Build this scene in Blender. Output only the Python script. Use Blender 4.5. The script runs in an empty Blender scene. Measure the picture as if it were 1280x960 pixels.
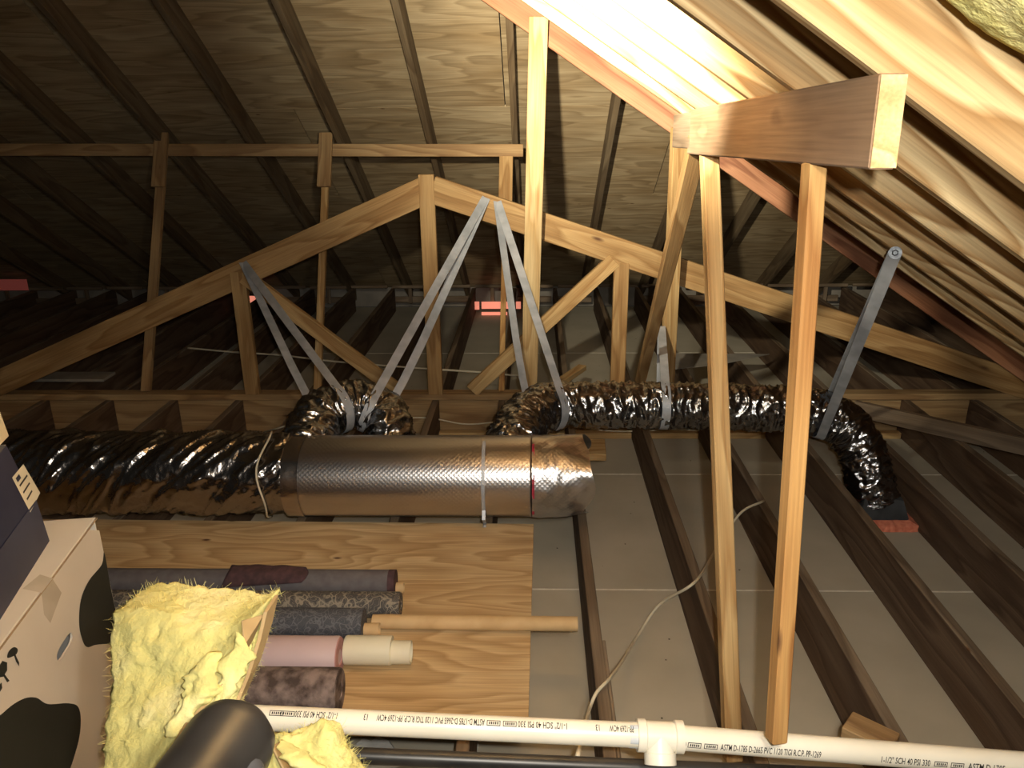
import bpy, bmesh, math, random
from mathutils import Vector, Matrix, noise
random.seed(7)
scn = bpy.context.scene
COL = scn.collection

# ------------------------------------------------------------------ camera
FPX = 985.0
HCAM = 1.89
PITCH, YAW, ROLL = math.radians(19.05), math.radians(1.74), math.radians(0.63)
FW = Vector((-math.sin(YAW)*math.cos(PITCH), math.cos(YAW)*math.cos(PITCH), -math.sin(PITCH)))
R0 = Vector((math.cos(YAW), math.sin(YAW), 0)); U0 = R0.cross(FW)
RT = math.cos(ROLL)*R0 - math.sin(ROLL)*U0
UP = RT.cross(FW)
CAM = Vector((0, 0, HCAM))
cd = bpy.data.cameras.new('camera'); cam = bpy.data.objects.new('camera', cd); COL.objects.link(cam)
cd.sensor_fit = 'HORIZONTAL'; cd.sensor_width = 36.0; cd.lens = 36.0*FPX/1280.0; cd.clip_start = 0.02
m = Matrix((RT, UP, -FW)).transposed().to_4x4(); m.translation = CAM
cam.matrix_world = m
scn.camera = cam

# ------------------------------------------------------------------ light
scn.view_settings.view_transform = 'Standard'; scn.view_settings.look = 'None'
scn.view_settings.gamma = 1.0; scn.view_settings.use_curve_mapping = False
scn.view_settings.exposure = 0.45
w = bpy.data.worlds.new('world'); scn.world = w; w.use_nodes = True
w.node_tree.nodes['Background'].inputs[0].default_value = (0.9, 0.8, 0.65, 1)
w.node_tree.nodes['Background'].inputs[1].default_value = 0.012
def lamp(name, loc, energy, col, rad, typ='POINT'):
    l = bpy.data.lights.new(name, typ); l.energy = energy; l.color = col
    if typ in ('POINT', 'SPOT'): l.shadow_soft_size = rad
    o = bpy.data.objects.new(name, l); COL.objects.link(o); o.location = loc
    return o
wl_ = lamp('clamp_work_light', (-0.22, 1.46, 2.135), 580, (1.0, 0.90, 0.68), 0.03, 'SPOT')
wl_.data.spot_size = math.radians(94); wl_.data.spot_blend = 1.0
wl_.rotation_euler = (Vector((1.05, 4.9, 2.65))-wl_.location).to_track_quat('-Z', 'Y').to_euler()
hl_ = lamp('clamp_work_light_hotspot', wl_.location, 420, (1.0, 0.90, 0.68), 0.03, 'SPOT')
hl_.data.spot_size = math.radians(40); hl_.data.spot_blend = 1.0
hl_.rotation_euler = (Vector((0.42, 4.9, 2.16))-wl_.location).to_track_quat('-Z', 'Y').to_euler()
fl_ = lamp('phone_flash', (0.05, -0.03, 1.95), 94, (1.0, 0.955, 0.86), 0.012, 'SPOT')
lamp('camera_fill_light', (0.22, 0.05, 2.02), 42, (1.0, 0.93, 0.78), 0.035)  # added fill beside the camera for beam, props and deck; no bulb hangs there
fl_.data.spot_size = math.radians(112); fl_.data.spot_blend = 1.0
fl_.rotation_euler = (FW+RT*0.10).to_track_quat('-Z', 'Y').to_euler()

# ------------------------------------------------------------------ placing helpers (a sight line and a real distance)
def ray(x, y): return FW + RT*((x-640)/FPX) - UP*((y-480)/FPX)
def atD(x, y, D): return CAM + ray(x, y)*D
def onZ(x, y, z): r = ray(x, y); return CAM + r*((z-HCAM)/r.z)
def onY(x, y, Y): r = ray(x, y); return CAM + r*(Y/r.y)
def onP(x, y, n, k):
    r = ray(x, y); n = Vector(n); return CAM + r*((k-n.dot(CAM))/n.dot(r))

# ------------------------------------------------------------------ materials
def new_mat(name):
    mt = bpy.data.materials.new(name); mt.use_nodes = True
    nt = mt.node_tree; b = nt.nodes['Principled BSDF']
    return mt, nt, b
def N(nt, typ, **kw):
    n = nt.nodes.new(typ)
    for k, v in kw.items(): setattr(n, k, v)
    return n
def ramp(nt, stops):
    r = N(nt, 'ShaderNodeValToRGB'); e = r.color_ramp.elements
    while len(e) < len(stops): e.new(0.5)
    for el, (p, c) in zip(e, stops):
        el.position = p; el.color = (c[0], c[1], c[2], 1)
    return r
def coords(nt, scale, rnd=7.0):
    tc = N(nt, 'ShaderNodeTexCoord'); oi = N(nt, 'ShaderNodeObjectInfo')
    mu = N(nt, 'ShaderNodeMath', operation='MULTIPLY'); mu.inputs[1].default_value = rnd
    nt.links.new(oi.outputs['Random'], mu.inputs[0])
    ad = N(nt, 'ShaderNodeVectorMath', operation='ADD')
    nt.links.new(tc.outputs['Object'], ad.inputs[0]); nt.links.new(mu.outputs[0], ad.inputs[1])
    outs = []
    for s in scale:
        mp = N(nt, 'ShaderNodeMapping'); mp.inputs['Scale'].default_value = s
        nt.links.new(ad.outputs[0], mp.inputs['Vector']); outs.append(mp.outputs[0])
    return outs
def mix(nt, typ, fac, a, b):
    mx = N(nt, 'ShaderNodeMix', data_type='RGBA', blend_type=typ)
    for inp, v in ((mx.inputs[0], fac), (mx.inputs[6], a), (mx.inputs[7], b)):
        if hasattr(v, 'links') or hasattr(v, 'is_linked'): nt.links.new(v, inp)
        elif isinstance(v, (int, float)): inp.default_value = v
        else: inp.default_value = (v[0], v[1], v[2], 1)
    return mx.outputs[2]
def wood(name, light, dark, knot=(0.10, 0.045, 0.02), rough=0.75, rings=22, cross=6.0, length=0.7, knots=0.055, contrast=1.0, stain=None, bump=0.25, kscale=(2.2, 7, 7)):
    mt, nt, b = new_mat(name)
    lowc, finec, knotc, stc = coords(nt, [(length, cross, cross), (4, 170, 170), kscale, (1.6, 5, 5)])
    n1 = N(nt, 'ShaderNodeTexNoise'); n1.inputs['Scale'].default_value = 1.0; n1.inputs['Detail'].default_value = 2.5
    nt.links.new(lowc, n1.inputs['Vector'])
    mu = N(nt, 'ShaderNodeMath', operation='MULTIPLY'); mu.inputs[1].default_value = rings
    nt.links.new(n1.outputs[0], mu.inputs[0])
    fr = N(nt, 'ShaderNodeMath', operation='FRACT'); nt.links.new(mu.outputs[0], fr.inputs[0])
    mid = tuple(l*(1-0.45*contrast)+d*0.45*contrast for l, d in zip(light, dark))
    dk = tuple(l*(1-contrast)+d*contrast for l, d in zip(light, dark))
    rp = ramp(nt, [(0.0, light), (0.45, mid), (0.84, dk), (1.0, light)])
    nt.links.new(fr.outputs[0], rp.inputs[0])
    n2 = N(nt, 'ShaderNodeTexNoise'); n2.inputs['Scale'].default_value = 1.0; n2.inputs['Detail'].default_value = 3
    nt.links.new(finec, n2.inputs['Vector'])
    r2 = ramp(nt, [(0.3, (0.72, 0.70, 0.68)), (0.7, (1.08, 1.08, 1.08))]); nt.links.new(n2.outputs[0], r2.inputs[0])
    c = mix(nt, 'MULTIPLY', 0.8, rp.outputs[0], r2.outputs[0])
    n3 = N(nt, 'ShaderNodeTexNoise'); n3.inputs['Scale'].default_value = 1.0; n3.inputs['Detail'].default_value = 4
    nt.links.new(stc, n3.inputs['Vector'])
    r3 = ramp(nt, [(0.35, (0, 0, 0)), (0.72, (1, 1, 1))]); nt.links.new(n3.outputs[0], r3.inputs[0])
    c = mix(nt, 'MIX', r3.outputs[0], c, mix(nt, 'MULTIPLY', 1.0, c, stain or (0.78, 0.68, 0.58)))
    v = N(nt, 'ShaderNodeTexVoronoi', feature='F1'); v.inputs['Scale'].default_value = 1.0; nt.links.new(knotc, v.inputs['Vector'])
    rk = ramp(nt, [(knots*0.55, (1, 1, 1)), (max(knots*1.5, 0.001), (0, 0, 0))]); nt.links.new(v.outputs['Distance'], rk.inputs[0])
    c = mix(nt, 'MIX', rk.outputs[0], c, knot)
    nt.links.new(c, b.inputs['Base Color'])
    b.inputs['Roughness'].default_value = rough; b.inputs['Specular IOR Level'].default_value = 0.3
    bp = N(nt, 'ShaderNodeBump'); bp.inputs['Strength'].default_value = bump; bp.inputs['Distance'].default_value = 0.003
    nt.links.new(n2.outputs[0], bp.inputs['Height']); nt.links.new(bp.outputs[0], b.inputs['Normal'])
    return mt
def mottled(name, c1, c2, scale=6.0, rough=0.8, metal=0.0, bump=0.0, bscale=None, lo=0.35, hi=0.65, spec=0.3, detail=4, speck=None):
    mt, nt, b = new_mat(name)
    tc = N(nt, 'ShaderNodeTexCoord')
    n1 = N(nt, 'ShaderNodeTexNoise'); n1.inputs['Scale'].default_value = scale; n1.inputs['Detail'].default_value = detail
    nt.links.new(tc.outputs['Object'], n1.inputs['Vector'])
    rp = ramp(nt, [(lo, c1), (hi, c2)]); nt.links.new(n1.outputs[0], rp.inputs[0])
    out = rp.outputs[0]
    if speck:
        v = N(nt, 'ShaderNodeTexVoronoi'); v.inputs['Scale'].default_value = speck[0]; nt.links.new(tc.outputs['Object'], v.inputs['Vector'])
        rk = ramp(nt, [(speck[1]*0.6, (1, 1, 1)), (speck[1], (0, 0, 0))]); nt.links.new(v.outputs['Distance'], rk.inputs[0])
        out = mix(nt, 'MIX', rk.outputs[0], out, speck[2])
    nt.links.new(out, b.inputs['Base Color'])
    b.inputs['Roughness'].default_value = rough; b.inputs['Metallic'].default_value = metal
    b.inputs['Specular IOR Level'].default_value = spec
    if bump:
        n2 = N(nt, 'ShaderNodeTexNoise'); n2.inputs['Scale'].default_value = bscale or scale*8; n2.inputs['Detail'].default_value = 4
        nt.links.new(tc.outputs['Object'], n2.inputs['Vector'])
        bp = N(nt, 'ShaderNodeBump'); bp.inputs['Strength'].default_value = bump; bp.inputs['Distance'].default_value = 0.004
        nt.links.new(n2.outputs[0], bp.inputs['Height']); nt.links.new(bp.outputs[0], b.inputs['Normal'])
    return mt

M = {}
M['stud'] = wood('stud_pine', (0.60, 0.42, 0.20), (0.42, 0.25, 0.10), rings=10, cross=5)
M['stud_orange'] = wood('stud_orange', (0.56, 0.34, 0.13), (0.35, 0.17, 0.055), rings=9, cross=5)
M['stud_pale'] = wood('stud_pale', (0.66, 0.50, 0.27), (0.46, 0.30, 0.13), rings=9, cross=5)
M['truss'] = wood('truss_pine', (0.46, 0.30, 0.135), (0.30, 0.17, 0.065), rings=9, cross=5, knots=0.07)
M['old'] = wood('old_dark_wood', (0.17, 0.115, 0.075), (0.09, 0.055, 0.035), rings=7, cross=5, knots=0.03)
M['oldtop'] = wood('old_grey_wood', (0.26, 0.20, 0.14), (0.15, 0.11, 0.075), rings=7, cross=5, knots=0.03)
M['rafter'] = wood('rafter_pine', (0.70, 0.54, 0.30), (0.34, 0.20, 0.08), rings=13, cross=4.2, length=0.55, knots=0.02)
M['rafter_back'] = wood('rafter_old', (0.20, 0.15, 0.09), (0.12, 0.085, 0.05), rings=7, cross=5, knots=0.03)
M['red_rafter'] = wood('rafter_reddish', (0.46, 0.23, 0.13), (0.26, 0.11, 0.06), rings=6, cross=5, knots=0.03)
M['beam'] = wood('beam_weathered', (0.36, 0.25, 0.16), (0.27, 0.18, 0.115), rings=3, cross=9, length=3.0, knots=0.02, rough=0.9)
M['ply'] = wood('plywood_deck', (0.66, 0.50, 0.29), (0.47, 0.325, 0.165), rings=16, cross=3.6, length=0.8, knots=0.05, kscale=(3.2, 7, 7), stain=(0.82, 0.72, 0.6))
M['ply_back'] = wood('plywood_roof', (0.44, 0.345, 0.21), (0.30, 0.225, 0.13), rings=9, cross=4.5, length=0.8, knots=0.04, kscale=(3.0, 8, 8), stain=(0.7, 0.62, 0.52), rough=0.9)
M['block'] = wood('blocking_board', (0.44, 0.30, 0.15), (0.28, 0.17, 0.08), rings=9, cross=4)
M['drywall'] = mottled('drywall_paper', (0.40, 0.36, 0.28), (0.47, 0.425, 0.335), scale=2.5, rough=0.95, speck=(9.0, 0.045, (0.05, 0.035, 0.025)))
M['seam'] = mottled('joint_compound', (0.6, 0.55, 0.45), (0.75, 0.70, 0.6), scale=20)
M['pvc'] = mottled('white_pvc', (0.72, 0.68, 0.58), (0.80, 0.76, 0.66), scale=5, rough=0.35, spec=0.5)
M['ink'] = mottled('black_ink', (0.012, 0.012, 0.012), (0.03, 0.03, 0.03), scale=60, rough=0.6)
M['primer'] = mottled('blue_primer', (0.42, 0.48, 0.55), (0.55, 0.58, 0.62), scale=30)
M['black'] = mottled('black_plastic', (0.014, 0.014, 0.015), (0.028, 0.027, 0.027), scale=10, rough=0.38, spec=0.5)
M['rubber'] = mottled('dark_rubber', (0.045, 0.048, 0.056), (0.08, 0.082, 0.092), scale=6, rough=0.42, spec=0.5, bump=0.1, bscale=60)
M['strap'] = mottled('galvanised_strap', (0.36, 0.38, 0.41), (0.50, 0.52, 0.56), scale=14, rough=0.45, metal=0.25, spec=0.5)
M['galv'] = mottled('galvanised_steel', (0.55, 0.56, 0.57), (0.7, 0.7, 0.7), scale=30, rough=0.3, metal=0.9)
M['cable'] = mottled('cream_cable', (0.55, 0.49, 0.36), (0.68, 0.61, 0.46), scale=9, rough=0.5)
M['carton'] = mottled('white_carton', (0.60, 0.55, 0.49), (0.66, 0.61, 0.55), scale=3, rough=0.7)
M['carton_edge'] = mottled('kraft_edge', (0.30, 0.21, 0.12), (0.40, 0.29, 0.18), scale=30, rough=0.9)
M['cow'] = mottled('black_print', (0.018, 0.02, 0.016), (0.03, 0.032, 0.026), scale=4, rough=0.6)
M['tape'] = mottled('packing_tape', (0.48, 0.42, 0.34), (0.56, 0.50, 0.42), scale=10, rough=0.25, spec=0.5)
M['navy'] = mottled('navy_card', (0.016, 0.02, 0.05), (0.035, 0.038, 0.075), scale=5, rough=0.45, spec=0.5)
M['navy_top'] = mottled('navy_card_lighter', (0.10, 0.10, 0.11), (0.18, 0.17, 0.17), scale=7, rough=0.6)  # lid top, a lighter grey than the navy walls
M['paper'] = mottled('label_paper', (0.62, 0.58, 0.46), (0.70, 0.66, 0.54), scale=8, rough=0.6)
M['cream'] = mottled('cream_card', (0.66, 0.58, 0.40), (0.72, 0.64, 0.46), scale=5, rough=0.7)
M['kraft'] = mottled('kraft_paper', (0.33, 0.225, 0.11), (0.42, 0.30, 0.15), scale=14, rough=0.7)
M['tube'] = mottled('cardboard_tube', (0.50, 0.34, 0.17), (0.58, 0.41, 0.22), scale=12, rough=0.7)
M['foam'] = mottled('pink_foam', (0.60, 0.17, 0.10), (0.75, 0.26, 0.16), scale=40, rough=0.9, bump=0.5)
M['boot'] = mottled('grey_duct_boot', (0.045, 0.048, 0.052), (0.08, 0.085, 0.09), scale=12, rough=0.5, metal=0.3)
M['maroon'] = mottled('maroon_cloth', (0.05, 0.03, 0.034), (0.085, 0.045, 0.052), scale=40, rough=0.9)
M['roll_grey'] = mottled('grey_violet_backing', (0.105, 0.095, 0.105), (0.135, 0.125, 0.135), scale=30, rough=0.85)
M['roll_pink'] = mottled('lavender_paper', (0.48, 0.37, 0.40), (0.54, 0.42, 0.45), scale=4, rough=0.5)
M['roll_pink_end'] = mottled('rose_roll_end', (0.40, 0.20, 0.20), (0.48, 0.26, 0.26), scale=60, rough=0.8)
M['roll_white'] = mottled('cream_paper', (0.66, 0.62, 0.48), (0.74, 0.70, 0.56), scale=4, rough=0.5)
M['roll_carpet'] = mottled('brown_tweed', (0.07, 0.05, 0.045), (0.26, 0.20, 0.185), scale=26, rough=0.95, bump=0.6, lo=0.38, hi=0.66)
M['debris'] = mottled('plaster_scrap', (0.55, 0.54, 0.50), (0.75, 0.74, 0.7), scale=12, rough=0.9, bump=0.5)
M['bolt'] = mottled('steel_bolt', (0.12, 0.13, 0.15), (0.24, 0.26, 0.28), scale=90, rough=0.5, metal=0.5)
M['red_tape'] = mottled('red_seal_mark', (0.30, 0.02, 0.04), (0.45, 0.05, 0.08), scale=30, rough=0.5)
M['greyboard'] = mottled('grey_board', (0.22, 0.20, 0.175), (0.30, 0.27, 0.23), scale=6, rough=0.9)
def floral(name, base, line, scale):
    mt, nt, b = new_mat(name)
    tc = N(nt, 'ShaderNodeTexCoord')
    v = N(nt, 'ShaderNodeTexVoronoi', feature='DISTANCE_TO_EDGE'); v.inputs['Scale'].default_value = scale
    n = N(nt, 'ShaderNodeTexNoise'); n.inputs['Scale'].default_value = scale*0.6
    nt.links.new(tc.outputs['Object'], n.inputs['Vector'])
    mx = N(nt, 'ShaderNodeMix', data_type='VECTOR'); mx.inputs[0].default_value = 0.12
    nt.links.new(tc.outputs['Object'], mx.inputs[4]); nt.links.new(n.outputs['Color'], mx.inputs[5])
    nt.links.new(mx.outputs[1], v.inputs['Vector'])
    v2 = N(nt, 'ShaderNodeTexVoronoi', feature='F1'); v2.inputs['Scale'].default_value = scale
    nt.links.new(mx.outputs[1], v2.inputs['Vector'])
    mu = N(nt, 'ShaderNodeMath', operation='MULTIPLY'); mu.inputs[1].default_value = 34; nt.links.new(v2.outputs['Distance'], mu.inputs[0])
    sn = N(nt, 'ShaderNodeMath', operation='SINE'); nt.links.new(mu.outputs[0], sn.inputs[0])
    r1 = ramp(nt, [(0.02, (1, 1, 1)), (0.09, (0, 0, 0))]); nt.links.new(v.outputs[0], r1.inputs[0])
    r2 = ramp(nt, [(0.55, (0, 0, 0)), (0.95, (0.55, 0.55, 0.55))]); nt.links.new(sn.outputs[0], r2.inputs[0])
    fac = mix(nt, 'LIGHTEN', 1.0, r1.outputs[0], r2.outputs[0])
    nt.links.new(mix(nt, 'MIX', fac, base, line), b.inputs['Base Color'])
    b.inputs['Roughness'].default_value = 0.75
    return mt
M['roll_floral'] = floral('dark_floral_paper', (0.055, 0.05, 0.05), (0.24, 0.21, 0.165), 26)
M['roll_navy'] = floral('navy_leaf_paper', (0.05, 0.054, 0.068), (0.12, 0.125, 0.145), 30)
def foil(name, col, rough, bump, bscale):
    mt, nt, b = new_mat(name)
    tc = N(nt, 'ShaderNodeTexCoord')
    b.inputs['Base Color'].default_value = (*col, 1); b.inputs['Metallic'].default_value = 1.0; b.inputs['Roughness'].default_value = rough
    n = N(nt, 'ShaderNodeTexNoise'); n.inputs['Scale'].default_value = bscale; n.inputs['Detail'].default_value = 3
    nt.links.new(tc.outputs['Object'], n.inputs['Vector'])
    bp = N(nt, 'ShaderNodeBump'); bp.inputs['Strength'].default_value = bump; bp.inputs['Distance'].default_value = 0.01
    nt.links.new(n.outputs[0], bp.inputs['Height']); nt.links.new(bp.outputs[0], b.inputs['Normal'])
    return mt
M['foil'] = foil('crumpled_foil', (0.36, 0.365, 0.385), 0.22, 0.55, 42)
M['foil_dark'] = foil('wrinkled_foil', (0.34, 0.32, 0.315), 0.22, 0.40, 36)
def bubble():
    mt, nt, b = new_mat('bubble_foil')
    tc = N(nt, 'ShaderNodeTexCoord')
    mp = N(nt, 'ShaderNodeMapping'); mp.inputs['Rotation'].default_value = (0, 0, math.radians(45))
    nt.links.new(tc.outputs['UV'], mp.inputs['Vector'])
    v = N(nt, 'ShaderNodeTexVoronoi', feature='F1', voronoi_dimensions='2D'); v.inputs['Scale'].default_value = 70; v.inputs['Randomness'].default_value = 0.15
    nt.links.new(mp.outputs[0], v.inputs['Vector'])
    r = ramp(nt, [(0.0, (1, 1, 1)), (0.45, (0.2, 0.2, 0.2)), (0.6, (0, 0, 0))]); nt.links.new(v.outputs['Distance'], r.inputs[0])
    bp = N(nt, 'ShaderNodeBump'); bp.inputs['Strength'].default_value = 0.30; bp.inputs['Distance'].default_value = 0.0016
    nt.links.new(r.outputs[0], bp.inputs['Height']); nt.links.new(bp.outputs[0], b.inputs['Normal'])
    b.inputs['Base Color'].default_value = (0.56, 0.54, 0.545, 1); b.inputs['Metallic'].default_value = 1; b.inputs['Roughness'].default_value = 0.31
    return mt
M['bubble'] = bubble()
M['foil_tape'] = foil('foil_tape', (0.5, 0.45, 0.43), 0.25, 0.2, 30)
def glass_wool():
    mt, nt, b = new_mat('yellow_glass_wool')
    tc = N(nt, 'ShaderNodeTexCoord')
    n1 = N(nt, 'ShaderNodeTexNoise'); n1.inputs['Scale'].default_value = 9; n1.inputs['Detail'].default_value = 6
    nt.links.new(tc.outputs['Object'], n1.inputs['Vector'])
    rp = ramp(nt, [(0.3, (0.48, 0.45, 0.19)), (0.5, (0.66, 0.60, 0.23)), (0.7, (0.74, 0.68, 0.35))]); nt.links.new(n1.outputs[0], rp.inputs[0])
    nt.links.new(rp.outputs[0], b.inputs['Base Color']); b.inputs['Roughness'].default_value = 1.0; b.inputs['Specular IOR Level'].default_value = 0.05
    n2 = N(nt, 'ShaderNodeTexNoise'); n2.inputs['Scale'].default_value = 120; n2.inputs['Detail'].default_value = 5
    nt.links.new(tc.outputs['Object'], n2.inputs['Vector'])
    bp = N(nt, 'ShaderNodeBump'); bp.inputs['Strength'].default_value = 0.5; bp.inputs['Distance'].default_value = 0.006
    nt.links.new(n2.outputs[0], bp.inputs['Height']); nt.links.new(bp.outputs[0], b.inputs['Normal'])
    return mt
M['wool'] = glass_wool()
def glow(name, col, s):
    mt, nt, b = new_mat(name)
    b.inputs['Base Color'].default_value = (*col, 1); b.inputs['Emission Color'].default_value = (*col, 1); b.inputs['Emission Strength'].default_value = s
    n = N(nt, 'ShaderNodeTexNoise'); n.inputs['Scale'].default_value = 12
    return mt
M['vent'] = glow('daylight_in_soffit_vent', (0.95, 0.30, 0.20), 0.55)

M['vent_dim'] = glow('dim_daylight_in_soffit_vent', (0.45, 0.10, 0.08), 0.10)  # same daylight with its glow set dimmer, for the far left gap
# ------------------------------------------------------------------ mesh helpers
def link(name, me, mat, parent=None):
    if mat is not None and not me.materials: me.materials.append(mat if not isinstance(mat, str) else M[mat])
    o = bpy.data.objects.new(name, me); COL.objects.link(o)
    if parent is not None: o.parent = parent
    return o
def tag(o, label, cat, group=None):
    o['label'] = label; o['category'] = cat
    if group: o['group'] = group
    return o
def thing(name, loc, label, cat, group=None):
    o = bpy.data.objects.new(name, None); COL.objects.link(o); o.location = loc; o.empty_display_size = 0.05
    return tag(o, label, cat, group)
def struct(name, loc=(0, 0, 0), label=None):
    o = bpy.data.objects.new(name, None); COL.objects.link(o); o.location = loc; o.empty_display_size = 0.05
    o['kind'] = 'structure'
    if label: o['label'] = label
    return o
def world_to_parent(o, mw):
    if o.parent is not None:
        pm = Matrix.Translation(o.parent.location) @ o.parent.rotation_euler.to_matrix().to_4x4()
        if o.parent.parent is not None: pm = Matrix.Translation(o.parent.parent.location) @ pm
        mw = pm.inverted() @ mw
    o.matrix_basis = mw
box_cache = {}
def box_mesh(l, w, t, bev, mat):
    key = (round(l, 4), round(w, 4), round(t, 4), bev, mat)
    if key in box_cache: return box_cache[key]
    bm = bmesh.new(); bmesh.ops.create_cube(bm, size=1)
    bmesh.ops.scale(bm, vec=(l, w, t), verts=bm.verts)
    if bev: bmesh.ops.bevel(bm, geom=list(bm.edges), offset=min(bev, t*0.3), segments=1, affect='EDGES')
    me = bpy.data.meshes.new('box'); bm.to_mesh(me); bm.free()
    me.materials.append(M[mat]); box_cache[key] = me
    return me
def board(name, p0, p1, w, t, ref, mat, parent=None, bev=0.003):
    """length p0->p1 along local X, width w along ref (made square to the length), thickness t along the third axis"""
    p0, p1 = Vector(p0), Vector(p1); ax = (p1-p0); L = ax.length; ax.normalize()
    yv = Vector(ref); yv = (yv - ax*yv.dot(ax)).normalized(); zv = ax.cross(yv)
    mt = Matrix((ax, yv, zv)).transposed().to_4x4(); mt.translation = (p0+p1)/2
    o = link(name, box_mesh(L, w, t, bev, mat), None, parent)
    world_to_parent(o, mt)
    return o
def mesh_obj(name, verts, faces, mat, parent=None, origin=None, smooth=False):
    org = Vector(origin) if origin is not None else sum((Vector(v) for v in verts), Vector())/len(verts)
    me = bpy.data.meshes.new(name)
    me.from_pydata([tuple(Vector(v)-org) for v in verts], [], faces); me.update()
    if smooth:
        for p in me.polygons: p.use_smooth = True
    o = link(name, me, mat, parent)
    world_to_parent(o, Matrix.Translation(org))
    return o
def catmull(pts, n):
    P = [Vector(p) for p in pts]; P = [2*P[0]-P[1]] + P + [2*P[-1]-P[-2]]; out = []
    seg = len(P)-3; 
    for i in range(n+1):
        u = i/n*seg; k = min(int(u), seg-1); t = u-k
        a, b, c, d = P[k:k+4]
        out.append(0.5*((2*b)+(c-a)*t+(2*a-5*b+4*c-d)*t*t+(3*b-a-3*c+d)*t*t*t))
    return out
def frames(path, ref=None):
    T = []
    for i in range(len(path)):
        T.append((path[min(i+1, len(path)-1)]-path[max(i-1, 0)]).normalized())
    r = Vector(ref) if ref is not None else Vector((0, 0, 1))
    if abs(r.dot(T[0])) > 0.95: r = Vector((0, 1, 0))
    u = (r - T[0]*r.dot(T[0])).normalized(); out = []
    for t in T:
        u = (u - t*u.dot(t)).normalized(); out.append((t, u, t.cross(u)))
    return out
def tube(name, path, rad, seg, mat, parent=None, fn=None, caps=True, smooth=True, origin=None, uv=False):
    fr = frames(path); V = []; F = []
    s = 0.0; S = []
    for i, (p, (t, u, v)) in enumerate(zip(path, fr)):
        if i: s += (p-path[i-1]).length
        S.append(s)
        for k in range(seg):
            a = 2*math.pi*k/seg
            r = (rad(i/(len(path)-1)) if callable(rad) else rad)
            d = u*math.cos(a)+v*math.sin(a)
            if fn: r += fn(s, a, p+d*r)
            V.append(p+d*r)
    n = len(path)
    for i in range(n-1):
        for k in range(seg):
            k2 = (k+1) % seg
            F.append((i*seg+k, i*seg+k2, (i+1)*seg+k2, (i+1)*seg+k))
    if caps:
        F.append(tuple(range(seg-1, -1, -1))); F.append(tuple((n-1)*seg+k for k in range(seg)))
    o = mesh_obj(name, V, F, mat, parent, origin=origin if origin is not None else path[0], smooth=smooth)
    if uv:
        me = o.data; ul = me.uv_layers.new(name='UVMap'); li = 0
        R = rad if not callable(rad) else 0.15
        for f in me.polygons:
            if len(f.vertices) == 4:
                i, k = divmod(f.index, seg)
                q = [(S[i], k), (S[i], k+1), (S[i+1], k+1), (S[i+1], k)]
                for j, L in enumerate(f.loop_indices): ul.data[L].uv = (q[j][0], q[j][1]/seg*2*math.pi*R)
    return o
def lathe(name, p0, axis, prof, seg, mat, parent=None, smooth=True):
    ax = Vector(axis).normalized(); r = Vector((0, 0, 1)) if abs(ax.z) < 0.9 else Vector((1, 0, 0))
    u = (r-ax*r.dot(ax)).normalized(); v = ax.cross(u); p0 = Vector(p0); V = []; F = []
    for h, rr in prof:
        for k in range(seg):
            a = 2*math.pi*k/seg; V.append(p0+ax*h+(u*math.cos(a)+v*math.sin(a))*rr)
    for i in range(len(prof)-1):
        for k in range(seg):
            k2 = (k+1) % seg; F.append((i*seg+k, i*seg+k2, (i+1)*seg+k2, (i+1)*seg+k))
    F.append(tuple(range(seg-1, -1, -1))); F.append(tuple((len(prof)-1)*seg+k for k in range(seg)))
    o = mesh_obj(name, V, F, mat, parent, origin=p0)
    if smooth:
        for p in o.data.polygons: p.use_smooth = len(p.vertices) == 4
        me = o.data
        try: me.set_sharp_from_angle(angle=math.radians(40))
        except Exception: pass
    return o
def ribbon(name, path, width, wdirs, thick, mat, parent=None, origin=None):
    V = []; F = []; n = len(path); fr = frames(path)
    for i, p in enumerate(path):
        t = fr[i][0]; wd = Vector(wdirs[i] if isinstance(wdirs, list) else wdirs); wd = (wd-t*wd.dot(t)).normalized(); nv = t.cross(wd)
        for a, b in ((-1, -1), (1, -1), (1, 1), (-1, 1)): V.append(p+wd*(a*width/2)+nv*(b*thick/2))
    for i in range(n-1):
        for k in range(4):
            k2 = (k+1) % 4; F.append((i*4+k, i*4+k2, (i+1)*4+k2, (i+1)*4+k))
    F.append((3, 2, 1, 0)); F.append(tuple((n-1)*4+k for k in range(4)))
    return mesh_obj(name, V, F, mat, parent, origin=origin if origin is not None else path[0])

# ------------------------------------------------------------------ floor: drywall between joists
JS = 0.4045; J0 = 0.185 + 0.019; JH = 0.235; JT = 0.038
floor = struct('floor', (0, 4, 0), 'grey drywall ceiling backing seen from above between dark joists')
rows = [(0.30, 1.735), (1.742, 2.836), (2.843, 3.945), (3.952, 5.1), (5.107, 6.25), (6.257, 7.9)]
for (y0, y1) in rows:
    for (x0, x1) in ((-6.2, -2.6), (-2.594, 1.0), (1.006, 4.4)):
        board('drywall_panel', (x0, (y0+y1)/2, -0.006), (x1, (y0+y1)/2, -0.006), y1-y0, 0.012, (0, 1, 0), 'drywall', floor, bev=0)
for i in range(len(rows)-1):
    yy = (rows[i][1]+rows[i+1][0])/2
    board('drywall_joint', (-6.2, yy, -0.004), (4.4, yy, -0.004), 0.0068, 0.012, (0, 1, 0), 'seam', floor, bev=0)
for k in range(-15, 10):
    x = J0 + k*JS
    y1 = 7.72
    y0 = 0.3
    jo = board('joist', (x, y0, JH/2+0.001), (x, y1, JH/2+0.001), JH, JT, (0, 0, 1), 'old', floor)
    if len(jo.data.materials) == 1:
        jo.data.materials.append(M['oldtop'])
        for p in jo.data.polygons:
            if p.normal.y > 0.6: p.material_index = 1

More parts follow.
